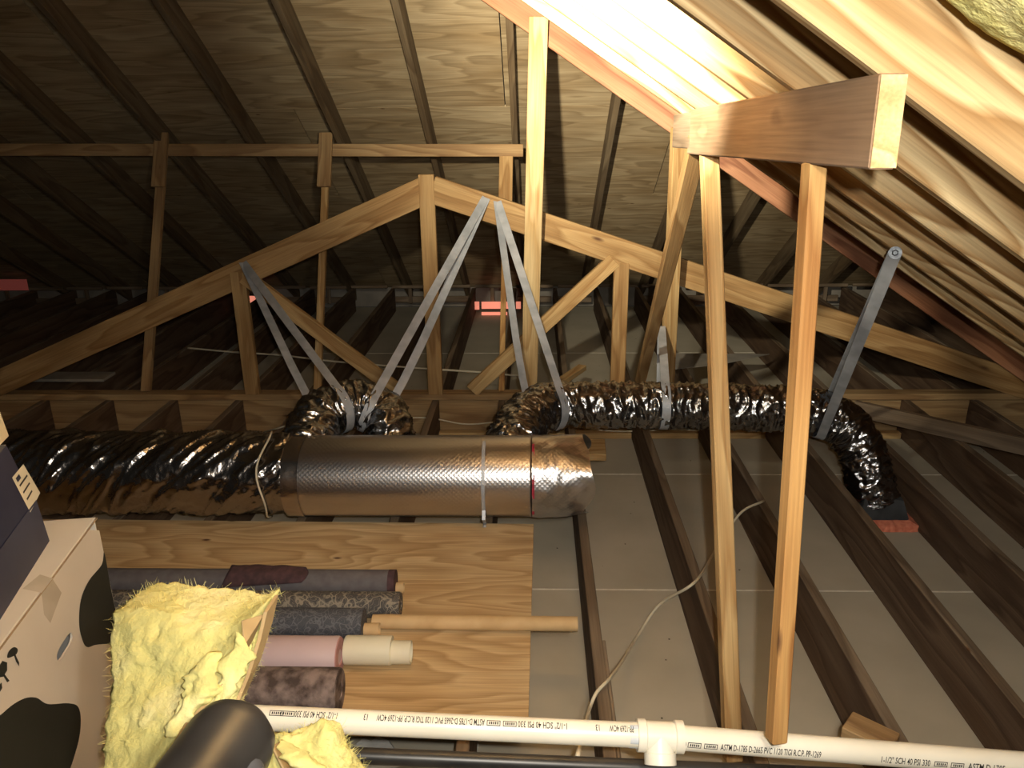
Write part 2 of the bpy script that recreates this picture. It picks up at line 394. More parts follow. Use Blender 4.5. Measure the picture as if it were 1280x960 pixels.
# sister piece on the near joist
board('joist_sister', (J0+0.024, 1.25, JH*0.5), (J0+0.024, 2.20, JH*0.5), JH*0.98, 0.012, (0, 0, 1), 'oldtop', floor)
# blocking and plate across the joists where the truss stands
YH = 4.53
for k in range(-15, 8):
    xa, xb = J0+k*JS+JT/2, J0+(k+1)*JS-JT/2
    board('blocking', (xa, YH, JH/2+0.002), (xb, YH, JH/2+0.002), JH-0.004, 0.038, (0, 0, 1), 'block', floor)
    if k > -3:
        board('floor_cleat', (xa+0.01*(k % 2), YH-0.06, 0.019), (xb, YH-0.06, 0.019), 0.038, 0.05, (0, 0, 1), 'stud', floor)
board('top_plate', (-5.9, YH, JH+0.020), (3.1, YH, JH+0.020), 0.089, 0.038, (0, 1, 0), 'block', floor)
ZP = JH+0.039

# ------------------------------------------------------------------ back roof
TB, YE = 0.63, 8.03
sl = math.sqrt(1+TB*TB)
def zb(Y): return TB*(YE-Y)
nb = Vector((0, TB, 1)).normalized()
roofb = struct('roof_back', (0, YE, 0), 'plywood roof deck on dark rafters sloping down to the far eave')
for k in range(-9, 7):
    x = 0.49 + 0.585*k - (0.03 if k == -1 else 0)
    p0 = Vector((x, 7.95, zb(7.95)))+nb*0.07; p1 = Vector((x, 2.2, zb(2.2)))+nb*0.07
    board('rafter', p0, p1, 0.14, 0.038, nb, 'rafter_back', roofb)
row = 0; Yc = 8.25
while Yc > 2.0:
    dY = 1.215/sl; yb, ya = Yc, Yc-dY+0.003
    x = -6.4 - (1.1 if row % 2 else 0)
    while x < 5.2:
        pm0 = Vector((x, (ya+yb)/2, zb((ya+yb)/2)))+nb*(0.14+0.008); pm1 = pm0+Vector((2.434, 0, 0))
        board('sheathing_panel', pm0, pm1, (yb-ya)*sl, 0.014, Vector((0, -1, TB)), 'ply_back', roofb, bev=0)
        x += 2.44
    Yc -= dY; row += 1

# far eave: strips, dividers and daylight behind the vent gaps
eave = struct('wall_back', (0, 7.75, 0), 'low eave framing with open soffit gaps')
board('eave_board', (-6.2, 7.93, 0.1), (4.6, 7.93, 0.1), 0.20, 0.02, (0, 0, 1), 'greyboard', eave)
for k in range(-15, 8):
    xa = J0+k*JS
    jz = random.uniform(-0.004, 0.004)
    board('eave_strip', (xa+0.022, 7.56, 0.285+jz), (xa+JS-0.022, 7.56, 0.285+jz), 0.030, 0.020, (0, 0, 1), 'oldtop', eave)
    if k % 3 != 1:
        board('eave_strip', (xa+0.03, 7.66, 0.135+jz), (xa+JS-0.03-0.05*random.random(), 7.66, 0.135+jz), 0.06, 0.020, (0, 0, 1), 'oldtop', eave)
    if k % 2 == 0:
        board('eave_divider', (xa+0.19, 7.60, 0.11), (xa+0.19, 7.60, 0.285), 0.036, 0.02, (1, 0, 0), 'oldtop', eave)
for (xl, xr, yt, yb) in ((585, 599, 377, 387), (585, 591, 389, 397), (602, 635, 377, 386), (602, 634, 390, 396), (635, 651, 377, 386), (889, 908, 380, 387), (884, 908, 391, 397), (308, 323, 370, 379), (0, 33, 349, 363)):
    a = onY(xl, yb, 7.55); b = onY(xr, yt, 7.55); zc = (a.z+b.z)/2
    board('soffit_gap', (a.x, 7.55, zc), (b.x, 7.55, zc), abs(b.z-a.z), 0.006, (0, 0, 1), 'vent' if xl > 100 else 'vent_dim', eave, bev=0)

# ------------------------------------------------------------------ right roof
TR = 0.66; ZR0 = 2.235
nr = Vector((TR, 0, 1)).normalized()
def zr(X): return ZR0-TR*X
roofr = struct('roof_right', (3.2, 2.5, 0), 'pine rafters and deck sloping down to the right eave')
YR = [1.155, 1.56, 1.93, 2.30, 2.70, 3.10]
for y in YR:
    p0 = Vector((-0.45, y, zr(-0.45)))+nr*0.07; p1 = Vector((3.15, y, zr(3.15)))+nr*0.07
    board('rafter', p0, p1, 0.14, 0.038, nr, 'rafter', roofr)
p0 = Vector((-0.62, 4.22, zr(-0.62)))+nr*0.06; p1 = Vector((3.15, 4.22, zr(3.15)))+nr*0.06
o = board('rafter', p0, p1, 0.12, 0.038, nr, 'red_rafter', roofr)
o['label'] = 'reddish weathered end rafter'
y = -1.2
while y < 4.25:
    y1 = min(y+1.22, 4.28)
    for (xa, xb) in ((-0.62, 1.30), (1.304, 3.2)):
        pa = Vector((xa, (y+y1)/2, zr(xa)))+nr*0.148; pb = Vector((xb, (y+y1)/2, zr(xb)))+nr*0.148
        board('sheathing_panel', pa, pb, y1-y-0.004, 0.014, (0, 1, 0), 'ply', roofr, bev=0)
    y += 1.22
# left slope beyond the ridge and the distant left end, closing the attic
roofl = struct('roof_left', (-6.2, 3, 0), 'dark deck of the far left end of the attic')
for i in range(4):
    y0 = 0.9+i*1.7
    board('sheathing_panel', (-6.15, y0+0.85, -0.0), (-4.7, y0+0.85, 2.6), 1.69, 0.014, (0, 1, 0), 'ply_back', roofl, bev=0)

# ------------------------------------------------------------------ truss across the attic
YT = 4.50
def TP(x, y): return onY(x, y, YT)
truss = thing('roof_truss', (-0.6, YT, ZP), 'low pine truss of two sloping chords, posts and webs behind the ducts', 'truss')
ap = TP(535, 217)
for (xa, ya) in ((-60, 488), (1330, 482)):
    e = TP(xa, ya); d = (e-ap).normalized(); n = Vector((0, 1, 0)).cross(d); n = n if n.z > 0 else -n
    q0, q1 = ap-n*0.075, e-n*0.075
    if xa > 0: q0 = q0 + d*0.045
    else: q0 = q0 + d*0.045
    board('top_chord', q0, q1, 0.15, 0.038, n, 'truss', truss)
def vpost(nm, xt, yt, Y, w, t, mat, par, zbot=ZP, off=0.0, xb=None, yb=None):
    a = onY(xt, yt, Y); b = Vector((a.x+off, Y, zbot))
    return board(nm, b, a, w, t, (1, 0, 0), mat, par)
board('king_post', Vector((ap.x-0.01, YT-0.001, ZP)), Vector((ap.x-0.01, YT-0.001, ap.z-0.004)), 0.087, 0.040, (1, 0, 0), 'truss', truss)
a = TP(297, 335); board('post', Vector((a.x, YT-0.002, ZP)), Vector((a.x, YT-0.002, a.z-0.02)), 0.087, 0.040, (1, 0, 0), 'truss', truss)
a = TP(777, 322); board('post', Vector((a.x, YT-0.002, ZP)), Vector((a.x, YT-0.002, a.z-0.03)), 0.087, 0.040, (1, 0, 0), 'truss', truss)
for (xa, ya, xb, yb) in ((305, 345, 497, 488), (768, 325, 590, 488)):
    board('web', onY(xa, ya, YT-0.004), onY(xb, yb, YT-0.004), 0.086, 0.040, (0, 0, 1), 'stud', truss)

# ------------------------------------------------------------------ purlin and struts under the back roof
YPU = 5.36; zpu = zb(YPU)
pu0, pu1 = onY(-60, 187, YPU-0.06), onY(654, 188, YPU-0.06)
o = board('purlin', pu0, pu1, 0.078, 0.030, (0, 0, 1), 'block'); tag(o, 'long thin horizontal purlin board nailed under the dark back rafters', 'board')
SP = [(205, 172, 181, 481, 0.09), (409, 172, 396, 481, 0.07), (633, 196, 627, 489, 0.055)]
for i, (xt, yt, xb, yb, wd) in enumerate(SP):
    t = onY(xt, yt, YPU-0.03); b = onY(xb, yb, YH+0.01); b.z = ZP
    nm = ['dim grey wooden strut under the purlin, near its dark outer end', 'pale wooden strut under the purlin crossing behind the left chord of the truss', 'thin orange strut under the inner end of the purlin behind the straps'][i]
    s = thing('roof_strut', b, nm, 'strut', 'struts under the purlin')
    board('stud', b, t, wd*0.62, 0.036, (1, 0, 0), ['block', 'stud', 'stud_orange'][i], s)
    k0 = t + (b-t)*(-0.02); k1 = t + (b-t)*0.20
    board('scab', k0+Vector((0, -0.036, 0)), k1+Vector((0, -0.036, 0)), 0.088, 0.022, (1, 0, 0), ['block', 'block', 'truss'][i], s)

# tall stud from the end rafter to the plate, bright at the top
t = onY(673, 52, 4.40); b = onY(661, 492, 4.40); b.z = ZP
o = board('tall_stud', Vector((b.x, 4.43, ZP)), Vector((t.x, 4.19-0.045, zr(t.x)+0.10)), 0.092, 0.038, (1, 0, 0), 'stud_pale')
tag(o, 'tall pale stud from the reddish end rafter down past the truss to the plate', 'post')
# stud under the right rafters by the truss
t = onY(841, 183, 4.30); b = onY(834, 473, 4.43)
o = board('rafter_stud', Vector((b.x, 4.42, ZP)), Vector((t.x, 4.14, zr(t.x)+0.05)), 0.080, 0.038, (1, 0.45, 0), 'stud')
tag(o, 'pine stud behind the slanting brace, holding the short strap', 'post')

# ------------------------------------------------------------------ beam under the right rafters with its props
bn_t, bn_b = atD(1111, 95, 1.04), atD(1109, 210, 1.04)
bf_t, bf_b = atD(868, 139, 2.27), atD(868, 191, 2.27)
bax = ((bf_t+bf_b)/2-(bn_t+bn_b)/2)
beam = board('purlin_beam', (bn_t+bn_b)/2, (bf_t+bf_b)/2, 0.121, 0.036, (0, 0, 1), 'beam')
tag(beam, 'short weathered beam with pale sawn end hanging under the bright right rafters', 'beam')
for s in (1,):
    c = (bn_t+bn_b)/2 - bax.normalized()*0.001
    board('sawn_end', c, c-bax.normalized()*0.002, 0.117, 0.034, (0, 0, 1), 'stud_pale', beam, bev=0).data.name
# little backing piece at the far end of the beam
o = board('beam_splice', (bf_t+bf_b)/2+Vector((0.0, -0.03, 0.005)), (bf_t+bf_b)/2+bax.normalized()*0.26+Vector((-0.0, 0, 0.005)), 0.10, 0.036, (0, 0, 1), 'oldtop')
tag(o, 'grey splice block continuing the far end of the weathered beam', 'block')
t = atD(1018, 203, 1.30); b = atD(970, 925, 1.50)
o = board('beam_prop', b, t, 0.033, 0.031, (0.21, -0.98, 0), 'stud_orange')
tag(o, 'square orange prop under the weathered beam, its foot against the white pipe', 'post')
t = atD(885, 152, 2.14); b = onZ(916, 950, JH+0.002)
o = board('leaning_prop', b, t, 0.046, 0.034, (1, 0.15, 0), 'stud')
tag(o, 'long thin pine prop passing behind the white pipe beside the tee', 'post')
t = atD(874, 172, 2.25); b = onY(797, 486, YH-0.02); b.z = ZP+0.001
o = board('slanting_brace', b, t+(t-b)*0.0, 0.055, 0.034, (1, 0.2, 0), 'truss')
tag(o, 'brown brace slanting from the beam end down to the plate behind the foil duct', 'brace')

# ------------------------------------------------------------------ plywood deck with the fabric rolls
PZ = JH+0.0015; PT = 0.016
pr = onZ(666, 655, PZ+PT)
deck = board('plywood_sheet', (-2.42, 2.375, PZ+PT/2), (-0.012, 2.345, PZ+PT/2), 1.19, PT, (0, 1, 0), 'ply', bev=0.001)
tag(deck, 'knotty plywood sheet laid over the joists under the rolls', 'plywood')
DZ = PZ+PT+0.0012
o = board('plywood_scrap', onZ(668, 560, JH+0.02), onZ(757, 562, JH+0.02), 0.20, 0.036, (0, 1, 0), 'stud'); o.location.z = JH+0.0195
tag(o, 'short pale board end lying on the joists beyond the silver duct', 'board')

# ------------------------------------------------------------------ main duct: rigid bubble-foil trunk and wrinkled flex duct
RD = 0.172
YD = 3.035; ZD = 0.256+RD+0.001
def ductX(px): return onY(px, 600, YD-0.05).x
xa, xb, xe = ductX(366), ductX(722), ductX(734)
trunk = thing('main_duct', ((xa+xb)/2, YD, ZD-RD), 'rigid silver duct wrapped in bubble foil lying beyond the plywood', 'duct')
tilt = -0.016
def dp(x): return Vector((x, YD, ZD+(x-xa)*tilt*0))
n = 90
def foldend(s, a, p): return 0
path = [dp(xa+(xb-0.19-xa)*i/n) for i in range(n+1)]
tube('bubble_wrap', path, RD, 96, 'bubble', trunk, uv=True, origin=dp(xa))
# folded end of the wrap
def crimp(s, a, p):
    k = max(0, (s-0.10)/0.13)
    return -0.012*k*math.sin(a*3+0.8)-0.018*k*k*(1+math.sin(a*5))/2 + noise.noise(p*22)*0.004
n2 = 40
path = [dp(xb-0.19+(0.235)*i/n2) for i in range(n2+1)]
fe = tube('folded_end', path, RD+0.002, 96, 'bubble', trunk, fn=crimp, uv=True, origin=dp(xb-0.19), caps=False)
for v in fe.data.vertices:
    k = max(0.0, (v.co.x-0.15)/0.085); an = math.atan2(-v.co.y, v.co.z)
    v.co.x += k*(0.016*math.sin(2.6*an-1.6)+0.010*math.sin(5*an))
tube('dark_interior', [dp(xb-0.19+0.20*i/4) for i in range(5)], RD-0.03, 48, 'black', trunk)  # black plug, its colour stands for the dark interior of the open end
pth = [dp(xb-0.19+0.010*i/3) for i in range(4)]
tube('red_seal', pth, lambda u: RD+0.0032, 64, 'red_tape', trunk, fn=lambda s, a, p: (-0.004 if noise.noise(Vector((a*2.6, s*20, 1.7))) < 0.12 else 0.0), caps=False)
for xx, ww in ((ductX(372), 0.07),):
    tube('foil_collar', [dp(xx-ww/2+ww*i/6) for i in range(7)], RD+0.0035, 72, 'foil_tape', trunk, caps=False, fn=lambda s, a, p: noise.noise(p*30)*0.0012)
# perforated hanger strap
hx = ductX(606)
lp = [Vector((hx, YD+math.cos(t)*(RD+0.003), ZD+math.sin(t)*(RD+0.003))) for t in [math.radians(100+i*6) for i in range(0, 19)]]
end = onZ(605, 655, DZ+0.002)
lp += [Vector((hx, lp[-1].y-0.02, DZ+0.06)), Vector((hx, end.y, DZ+0.003)), Vector((hx, end.y-0.03, DZ+0.003))]
hs = thing('perforated_strap', (hx, end.y, DZ), 'thin perforated strap over the silver duct screwed to the plywood', 'strap')
ribbon('band', lp, 0.014, (1, 0, 0), 0.0012, 'strap', hs)
lathe('screw', (hx, end.y-0.012, DZ+0.0032), (0, 0, 1), [(0, 0.008), (0.004, 0.008), (0.007, 0.004)], 12, 'galv', hs)

fx0, fx1 = -2.55, ductX(362)
flex = thing('flex_duct', (fx1-0.5, YD, ZD-RD), 'wide wrinkled dark foil flex duct joining the silver trunk beside the boxes', 'duct')
def wr(s, a, p):
    q = p.x*1.0
    th = a
    th = a if a < 1.5*math.pi else a-2*math.pi
    d = q*8.0 + th*1.15 + 0.5*math.sin(q*3.1)
    v = noise.noise(Vector((d*1.15, th*0.7, 3.1)))*0.020 + noise.noise(Vector((d*2.6, th*1.6, 9.0)))*0.010
    rdg = 1-abs(noise.noise(Vector((d*1.9, th*0.8, 17.0))))*2.4
    v += max(0, rdg)**3*0.012
    v += noise.noise(p*30)*0.004+noise.noise(p*75)*0.0016
    k = max(0.0, 1-abs(p.x-(fx1-0.02))/0.16)
    return v*0.9-0.006 - (0.0 if k <= 0 else 0.010*k)
n = 420
tube('foil_jacket', [Vector((fx0+(fx1-fx0)*i/n, YD, ZD-0.001+0.012)) for i in range(n+1)], RD+0.006, 130, 'foil_dark', flex, fn=wr, origin=(fx1, YD, ZD))
tx = ductX(338)
lp = [Vector((tx+0.012*math.sin(i*0.5), YD+math.cos(t)*(RD+0.012), ZD+0.008+math.sin(t)*(RD+0.012))) for i, t in enumerate([math.radians(80+i*7.5) for i in range(24)])]
tube('cord_tie', lp, 0.0042, 8, 'cable', flex)

# ------------------------------------------------------------------ branch flex ducts
def crumple(seed, amp):
    def fn(s, a, p):
        v = noise.noise(Vector((s*30, a*1.3, seed)))*0.55 + noise.noise(p*26+Vector((seed, 0, 0)))*0.7 + noise.noise(p*60)*0.35
        r = 1-abs(noise.noise(Vector((s*22, a*1.1, seed+5))))*3
        return amp*(v + max(0, r)**2*0.9)
    return fn
arch = thing('flex_duct', atD(440, 552, 3.55), 'short arched foil flex duct looping up behind the silver trunk', 'duct')
pa = [atD(377, 575, 3.40), atD(386, 550, 3.50), atD(402, 520, 3.62), atD(438, 506, 3.72), atD(472, 514, 3.74), atD(487, 540, 3.70), atD(490, 580, 3.66)]
pa[-1].z = 0.275
pathA = catmull(pa, 190)
tube('foil_jacket', pathA, 0.112, 90, 'foil', arch, fn=crumple(2.0, 0.0135))
run = thing('flex_duct', atD(1100, 650, 3.86), 'long foil flex duct slung on straps running to the floor boot', 'duct')
pb = [atD(632, 582, 3.40), atD(640, 556, 3.50), atD(655, 527, 3.66), atD(690, 508, 3.86), atD(770, 506, 3.92), atD(850, 507, 3.92), atD(930, 509, 3.90), atD(1005, 513, 3.88), atD(1050, 528, 3.86), atD(1076, 560, 3.82), atD(1086, 598, 3.80), atD(1092, 625, 3.82)]
pathB = catmull(pb, 460)
tube('foil_jacket', pathB, lambda u: 0.113-0.010*u, 90, 'foil', run, fn=crumple(6.0, 0.0135))
bc = onZ(1098, 650, 0.0)
boot = thing('register_boot', (bc.x, bc.y+0.02, 0.0), 'dark grey duct boot set in pink foam on the drywall', 'vent boot')
bb = [(-0.13, -0.12, 0.03), (0.11, -0.12, 0.03), (0.11, 0.13, 0.03), (-0.13, 0.13, 0.03), (-0.10, -0.09, 0.16), (0.08, -0.09, 0.13), (0.08, 0.11, 0.16), (-0.10, 0.11, 0.18)]
mesh_obj('boot_box', [Vector(v)+Vector((bc.x, bc.y+0.04, 0)) for v in bb], [(0, 1, 5, 4), (1, 2, 6, 5), (2, 3, 7, 6), (3, 0, 4, 7), (4, 5, 6, 7), (3, 2, 1, 0)], 'boot', boot)
V = []; F = []; nn = 60
for i in range(nn):
    a = 2*math.pi*i/nn; c, s_ = math.cos(a), math.sin(a)
    sq = 1/max(abs(c), abs(s_))
    for j, (rr, zz) in enumerate(((0.16, 0.002), (0.155, 0.032), (0.12, 0.045), (0.10, 0.03))):
        jt = noise.noise(Vector((a*6, j, 2)))*0.012
        V.append(Vector((bc.x-0.01+c*sq*(rr+jt), bc.y+0.03+s_*sq*(rr+jt)*0.95, zz+max(0, jt)*0.6)))
for i in range(nn):
    i2 = (i+1) % nn
    for j in range(3): F.append((i*4+j, i2*4+j, i2*4+j+1, i*4+j+1))
mesh_obj('foam_seal', V, F, 'foam', boot)

# ------------------------------------------------------------------ straps slinging the ducts
def near_on(path, px):
    best = min(path, key=lambda p: abs(px-(640+FPX*((p-CAM).dot(RT))/((p-CAM).dot(FW)))) + (0 if (p-CAM).dot(FW) > 3.5 else 400))
    i = path.index(best); return best, (path[min(i+1, len(path)-1)]-path[max(i-1, 0)]).normalized()
def sling(label, anchor, path, px, rad, width=0.042, group='metal straps slinging the ducts', back=True, bolt=False, spread=0.03):
    c, t = near_on(path, px)
    e = anchor-c; e = e-t*e.dot(t); e.normalize()
    f = t.cross(e); 
    if f.dot(CAM-c) < 0: f = -f
    r = rad+0.010
    L = (anchor-c).length; al = math.acos(min(0.99, r/L))
    front = [c+(e*math.cos(x)+f*math.sin(x))*r for x in [al+(math.pi-al)*i/16 for i in range(17)]]
    rear = [c+(e*math.cos(x)-f*math.sin(x))*r for x in [al+(math.pi-al)*i/16 for i in range(17)]][::-1]
    s = thing('duct_strap', anchor, label, 'strap', group)
    wd = t
    A1 = anchor+t*spread*0.0
    straight = [anchor+(front[0]-anchor)*k/12 for k in range(12)]
    p = straight+front
    # the free strand twists from facing the open attic at its nail to lying flat on the duct
    sd = (front[0]-anchor).normalized(); vw = sd.cross((CAM-anchor).normalized()).normalized()
    if vw.dot(t) < 0: vw = -vw
    wds = [(vw*(1-min(1, k/11.5))+wd*min(1, k/11.5)) for k in range(len(straight))]+[wd]*len(front)
    ribbon('front_strand', p, width, wds, 0.0016, 'strap', s, origin=anchor)
    if back:
        off = t*spread
        p2 = [q for q in rear] + [rear[-1]+(anchor+Vector((0, 0.003, 0))-rear[-1])*k/6 for k in range(1, 7)]
        p2 = [q+off*min(1.0, max(0.0, (k-10)/8.0))*(1.0-max(0, (k-17)/5.5)) for k, q in enumerate(p2)]
        ribbon('rear_strand', p2, width, [wd]*len(p2), 0.0016, 'strap', s, origin=anchor)
    if bolt:
        lathe('bolt_head', anchor+(CAM-anchor).normalized()*0.004, (CAM-anchor), [(-0.004, 0.011), (0.006, 0.011), (0.010, 0.007)], 6, 'bolt', s, smooth=False)
        lathe('washer', anchor, (CAM-anchor), [(-0.004, 0.021), (0.003, 0.021)], 20, 'bolt', s)
    return s
YA = YT-0.026
sling('grey metal strap from the left truss chord to the left leg of the arched duct', onY(304, 328, YA), pathA, 420, 0.112, spread=-0.05)
sling('grey metal strap from beside the truss apex to the right leg of the arched duct', onY(607, 247, YA), pathA, 466, 0.112, spread=0.06)
sling('grey metal strap from the truss chord to the bend of the long duct', onY(622, 252, YA), pathB, 688, 0.112, spread=-0.06)
sling('short grey metal strap from the pine stud to the middle of the long duct', onY(827, 408, 4.27), pathB, 828, 0.11, spread=0.0)
anc = onP(1119, 316, (TR, 0, 1), ZR0-0.012)
sling('grey metal strap bolted to the underside of the right rafters', anc, pathB, 1032, 0.11, spread=0.0, bolt=True)

# ------------------------------------------------------------------ fabric and paper rolls on the deck
def roll(name, label, px0, px1, pyc, r, mat, core=None, endmat=None, z0=None, lab_cat='roll', x0=None):
    zc = (DZ if z0 is None else z0)+r
    a = onZ(px1, pyc, zc); Y = a.y; xr = a.x
    xl = x0 if x0 is not None else onZ(px0, pyc, zc).x
    t = thing(name, (xr, Y, zc-r), label, lab_cat, 'rolls lying on the plywood')
    L = xr-xl
    lathe('wrapped_sheet', (xl, Y, zc), (1, 0, 0), [(0, r*0.97), (0.004, r), (L-0.004, r), (L, r*0.97)], 40, mat, t)
    if endmat: lathe('roll_end', (xr-0.001, Y, zc), (1, 0, 0), [(0, r*0.96), (0.004, r*0.93), (0.0042, r*0.4), (-0.0, r*0.38)], 36, endmat, t)
    if core:
        rc, lc, mc = core
        lathe('core', (xr-0.05, Y, zc-r+rc+0.002), (1, 0, 0), [(0, rc), (0.05+lc, rc), (0.05+lc, rc*0.82), (0.05+lc-0.03, rc*0.8)], 28, mc, t)
    return t, Y, zc, r, xl, xr
XL = -1.60
gr = roll('fabric_roll', 'plain grey violet roll with a maroon edged end, farthest on the plywood', 145, 494, 728, 0.045, 'roll_grey', core=(0.02, 0.03, 'tube'), x0=XL)
lathe('maroon_edge', (gr[5]-0.022, gr[1], gr[2]), (1, 0, 0), [(0, 0.0456), (0.024, 0.0456), (0.025, 0.04)], 36, 'maroon', gr[0])
fl = roll('wallpaper_roll', 'long dark roll printed with pale fans and scrolls', 145, 500, 756, 0.044, 'roll_floral', endmat='roll_floral', x0=XL)
nv = roll('wallpaper_roll', 'navy leaf-patterned roll lying beside the cardboard tube', 250, 455, 779, 0.049, 'roll_navy', core=(0.022, 0.05, 'tube'), x0=-1.0)
kt = thing('cardboard_tube', (0, 2.4, DZ), 'long brown cardboard tube sticking out past the plywood edge', 'tube', 'rolls lying on the plywood')
zc = DZ+0.0255; a = onZ(722, 780, zc); b = onZ(466, 777, zc)
lathe('tube_wall', b, a-b, [(0.004, 0.019), (0, 0.021), (0, 0.0245), ((a-b).length, 0.0245), ((a-b).length, 0.021), ((a-b).length-0.01, 0.019)], 30, 'tube', kt)
kt_o = kt
wh = roll('paper_roll', 'cream white roll with a stepped core end', 330, 490, 813, 0.045, 'roll_white', core=(0.036, 0.06, 'roll_white'), x0=onZ(424, 821, DZ+0.062).x+0.006)
pk = roll('paper_roll', 'smooth lavender pink roll with a rose end', 300, 424, 821, 0.062, 'roll_pink', endmat='roll_pink_end', x0=-0.95)
cp = roll('carpet_roll', 'brown tweed carpet roll beside the pink roll', 300, 424, 864, 0.066, 'roll_carpet', endmat='roll_carpet', x0=-0.95)
# maroon garment thrown over the grey roll
V = []; F = []; nx, ny = 26, 10
c0 = Vector((gr[4]+0.62, gr[1], gr[2]))
gx0 = onZ(288, 720, gr[2]).x; gx1 = onZ(388, 716, gr[2]).x
for i in range(nx+1):
    u = i/nx
    for j in range(ny+1):
        v_ = j/ny
        ang = math.radians(170-150*(0.25+0.75*(1-u*0.75))*v_ - 20*u)
        rr = gr[3]+0.006+0.006*noise.noise(Vector((u*5, v_*4, 1)))+0.004
        V.append(Vector((gx0+(gx1-gx0)*u+0.02*math.sin(v_*3), gr[1]-math.cos(ang)*rr*-1.0, gr[2]+math.sin(ang)*rr)))
for i in range(nx):
    for j in range(ny): F.append((i*(ny+1)+j, i*(ny+1)+j+1, (i+1)*(ny+1)+j+1, (i+1)*(ny+1)+j))
o = mesh_obj('cloth', V, F, 'maroon', None, smooth=True); o.modifiers.new('solid', 'SOLIDIFY').thickness = 0.003
tag(o, 'dark maroon cloth draped over the plain grey roll', 'cloth')

# ------------------------------------------------------------------ PVC pipe, tee, black pipe
PR = 0.0241
pL, pM, pE = atD(255, 894, 1.585), atD(824, 920, 1.585), atD(1420, 966, 1.62)
pipe = thing('pvc_pipe', pM, 'white printed PVC pipe with a tee crossing in front of the joists', 'pipe')
d1 = (pM-pL).normalized(); d2 = (pE-pM).normalized()
lathe('pipe_run', pL, d1, [(0, PR), ((pM-pL).length, PR)], 40, 'pvc', pipe)
lathe('pipe_run', pM, d2, [(0, PR), ((pE-pM).length, PR)], 40, 'pvc', pipe)
T0 = pM-d1*0.045
lathe('tee_body', T0, d1, [(0, PR), (0, PR+0.0075), (0.016, PR+0.0075), (0.018, PR+0.004), (0.074, PR+0.004), (0.076, PR+0.0075), (0.092, PR+0.0075), (0.092, PR)], 40, 'pvc', pipe)
br = (-UP*0.93 - FW*0.35 + RT*-0.02).normalized()
lathe('tee_branch', pM, br, [(0, PR+0.004), (0.030, PR+0.004), (0.031, PR+0.0075), (0.052, PR+0.0075), (0.052, PR-0.002), (0.04, PR-0.003)], 36, 'pvc', pipe)
pq = T0-d1*0.016
tube('primer_smear', [pq+d1*0.016*i/3 for i in range(4)], PR+0.0006, 40, 'primer', pipe, caps=False, fn=lambda s, a, p: 0 if noise.noise(Vector((a*1.2, 0.4, 4.1))) > 0.12 else -0.002)
def print_line(text, origin, d, flip, height, ang, length=None):
    """lettering wrapped on the pipe wall"""
    cu = bpy.data.curves.new('t', 'FONT'); cu.body = text; cu.size = 1.0; cu.resolution_u = 2; cu.offset = 0.012
    ob = bpy.data.objects.new('t', cu); COL.objects.link(ob)
    dg = bpy.context.evaluated_depsgraph_get(); me = bpy.data.meshes.new_from_object(ob.evaluated_get(dg))
    bpy.data.objects.remove(ob)
    w_ = max(v.co.x for v in me.vertices); h_ = 0.72
    sc = height/h_; sx = (length/w_) if length else sc
    tocam = (CAM-origin); tocam = (tocam-d*tocam.dot(d)).normalized(); side = d.cross(tocam)
    if side.dot(UP) < 0: side = -side
    sgn = -1 if flip else 1
    V = []
    for v in me.vertices:
        s_ = v.co.x*sx*sgn; th = ang + (v.co.y*sc*sgn)/PR
        V.append(origin+d*s_+(tocam*math.cos(th)+side*math.sin(th))*(PR+0.0013))
    F = [tuple(p.vertices) for p in me.polygons]
    bpy.data.meshes.remove(me)
    return mesh_obj('printed_text', V, F, 'ink', pipe)
def along(px, py, base, d):
    r = ray(px, py); w0 = CAM-base
    a, b_, c_ = d.dot(d), d.dot(r), r.dot(r); dd, e_ = d.dot(w0), r.dot(w0)
    return base+d*((dd*c_-b_*e_)/(a*c_-b_*b_))
def pl(pa_, pb_, base, d): return (along(*pb_, base, d)-along(*pa_, base, d)).length
def txt(text, x_start, x_end, base, d, flip, ang):
    A = along(x_start, 905, base, d); B = along(x_end, 905, base, d)
    print_line(text, A, d, flip, 0.0125, ang, (B-A).length)
UA = math.radians(38)
for (tx_, a_, b_) in (('PP-1269 4CW', 790, 760), ('13', 749, 743), ('1-1/2" SCH 40 PSI 330', 709, 647), ('ASTM D-1785 D-2665 PVC 1120 TIGI R.C.P. PP-1269 4CW', 606, 472), ('13', 462, 456), ('1-1/2" SCH 40 PSI 330', 424, 370)):
    txt(tx_, a_, b_, pL, d1, True, UA)
LA = math.radians(-42)
for (tx_, a_, b_) in (('330', 846, 854), ('ASTM D-1785 D-2665 PVC 1120 TIGI R.C.P. PP-1269', 896, 1018), ('1-1/2" SCH 40 PSI 330', 1090, 1150), ('ASTM D-1785', 1196, 1240)):
    txt(tx_, a_, b_, pM, d2, False, LA)
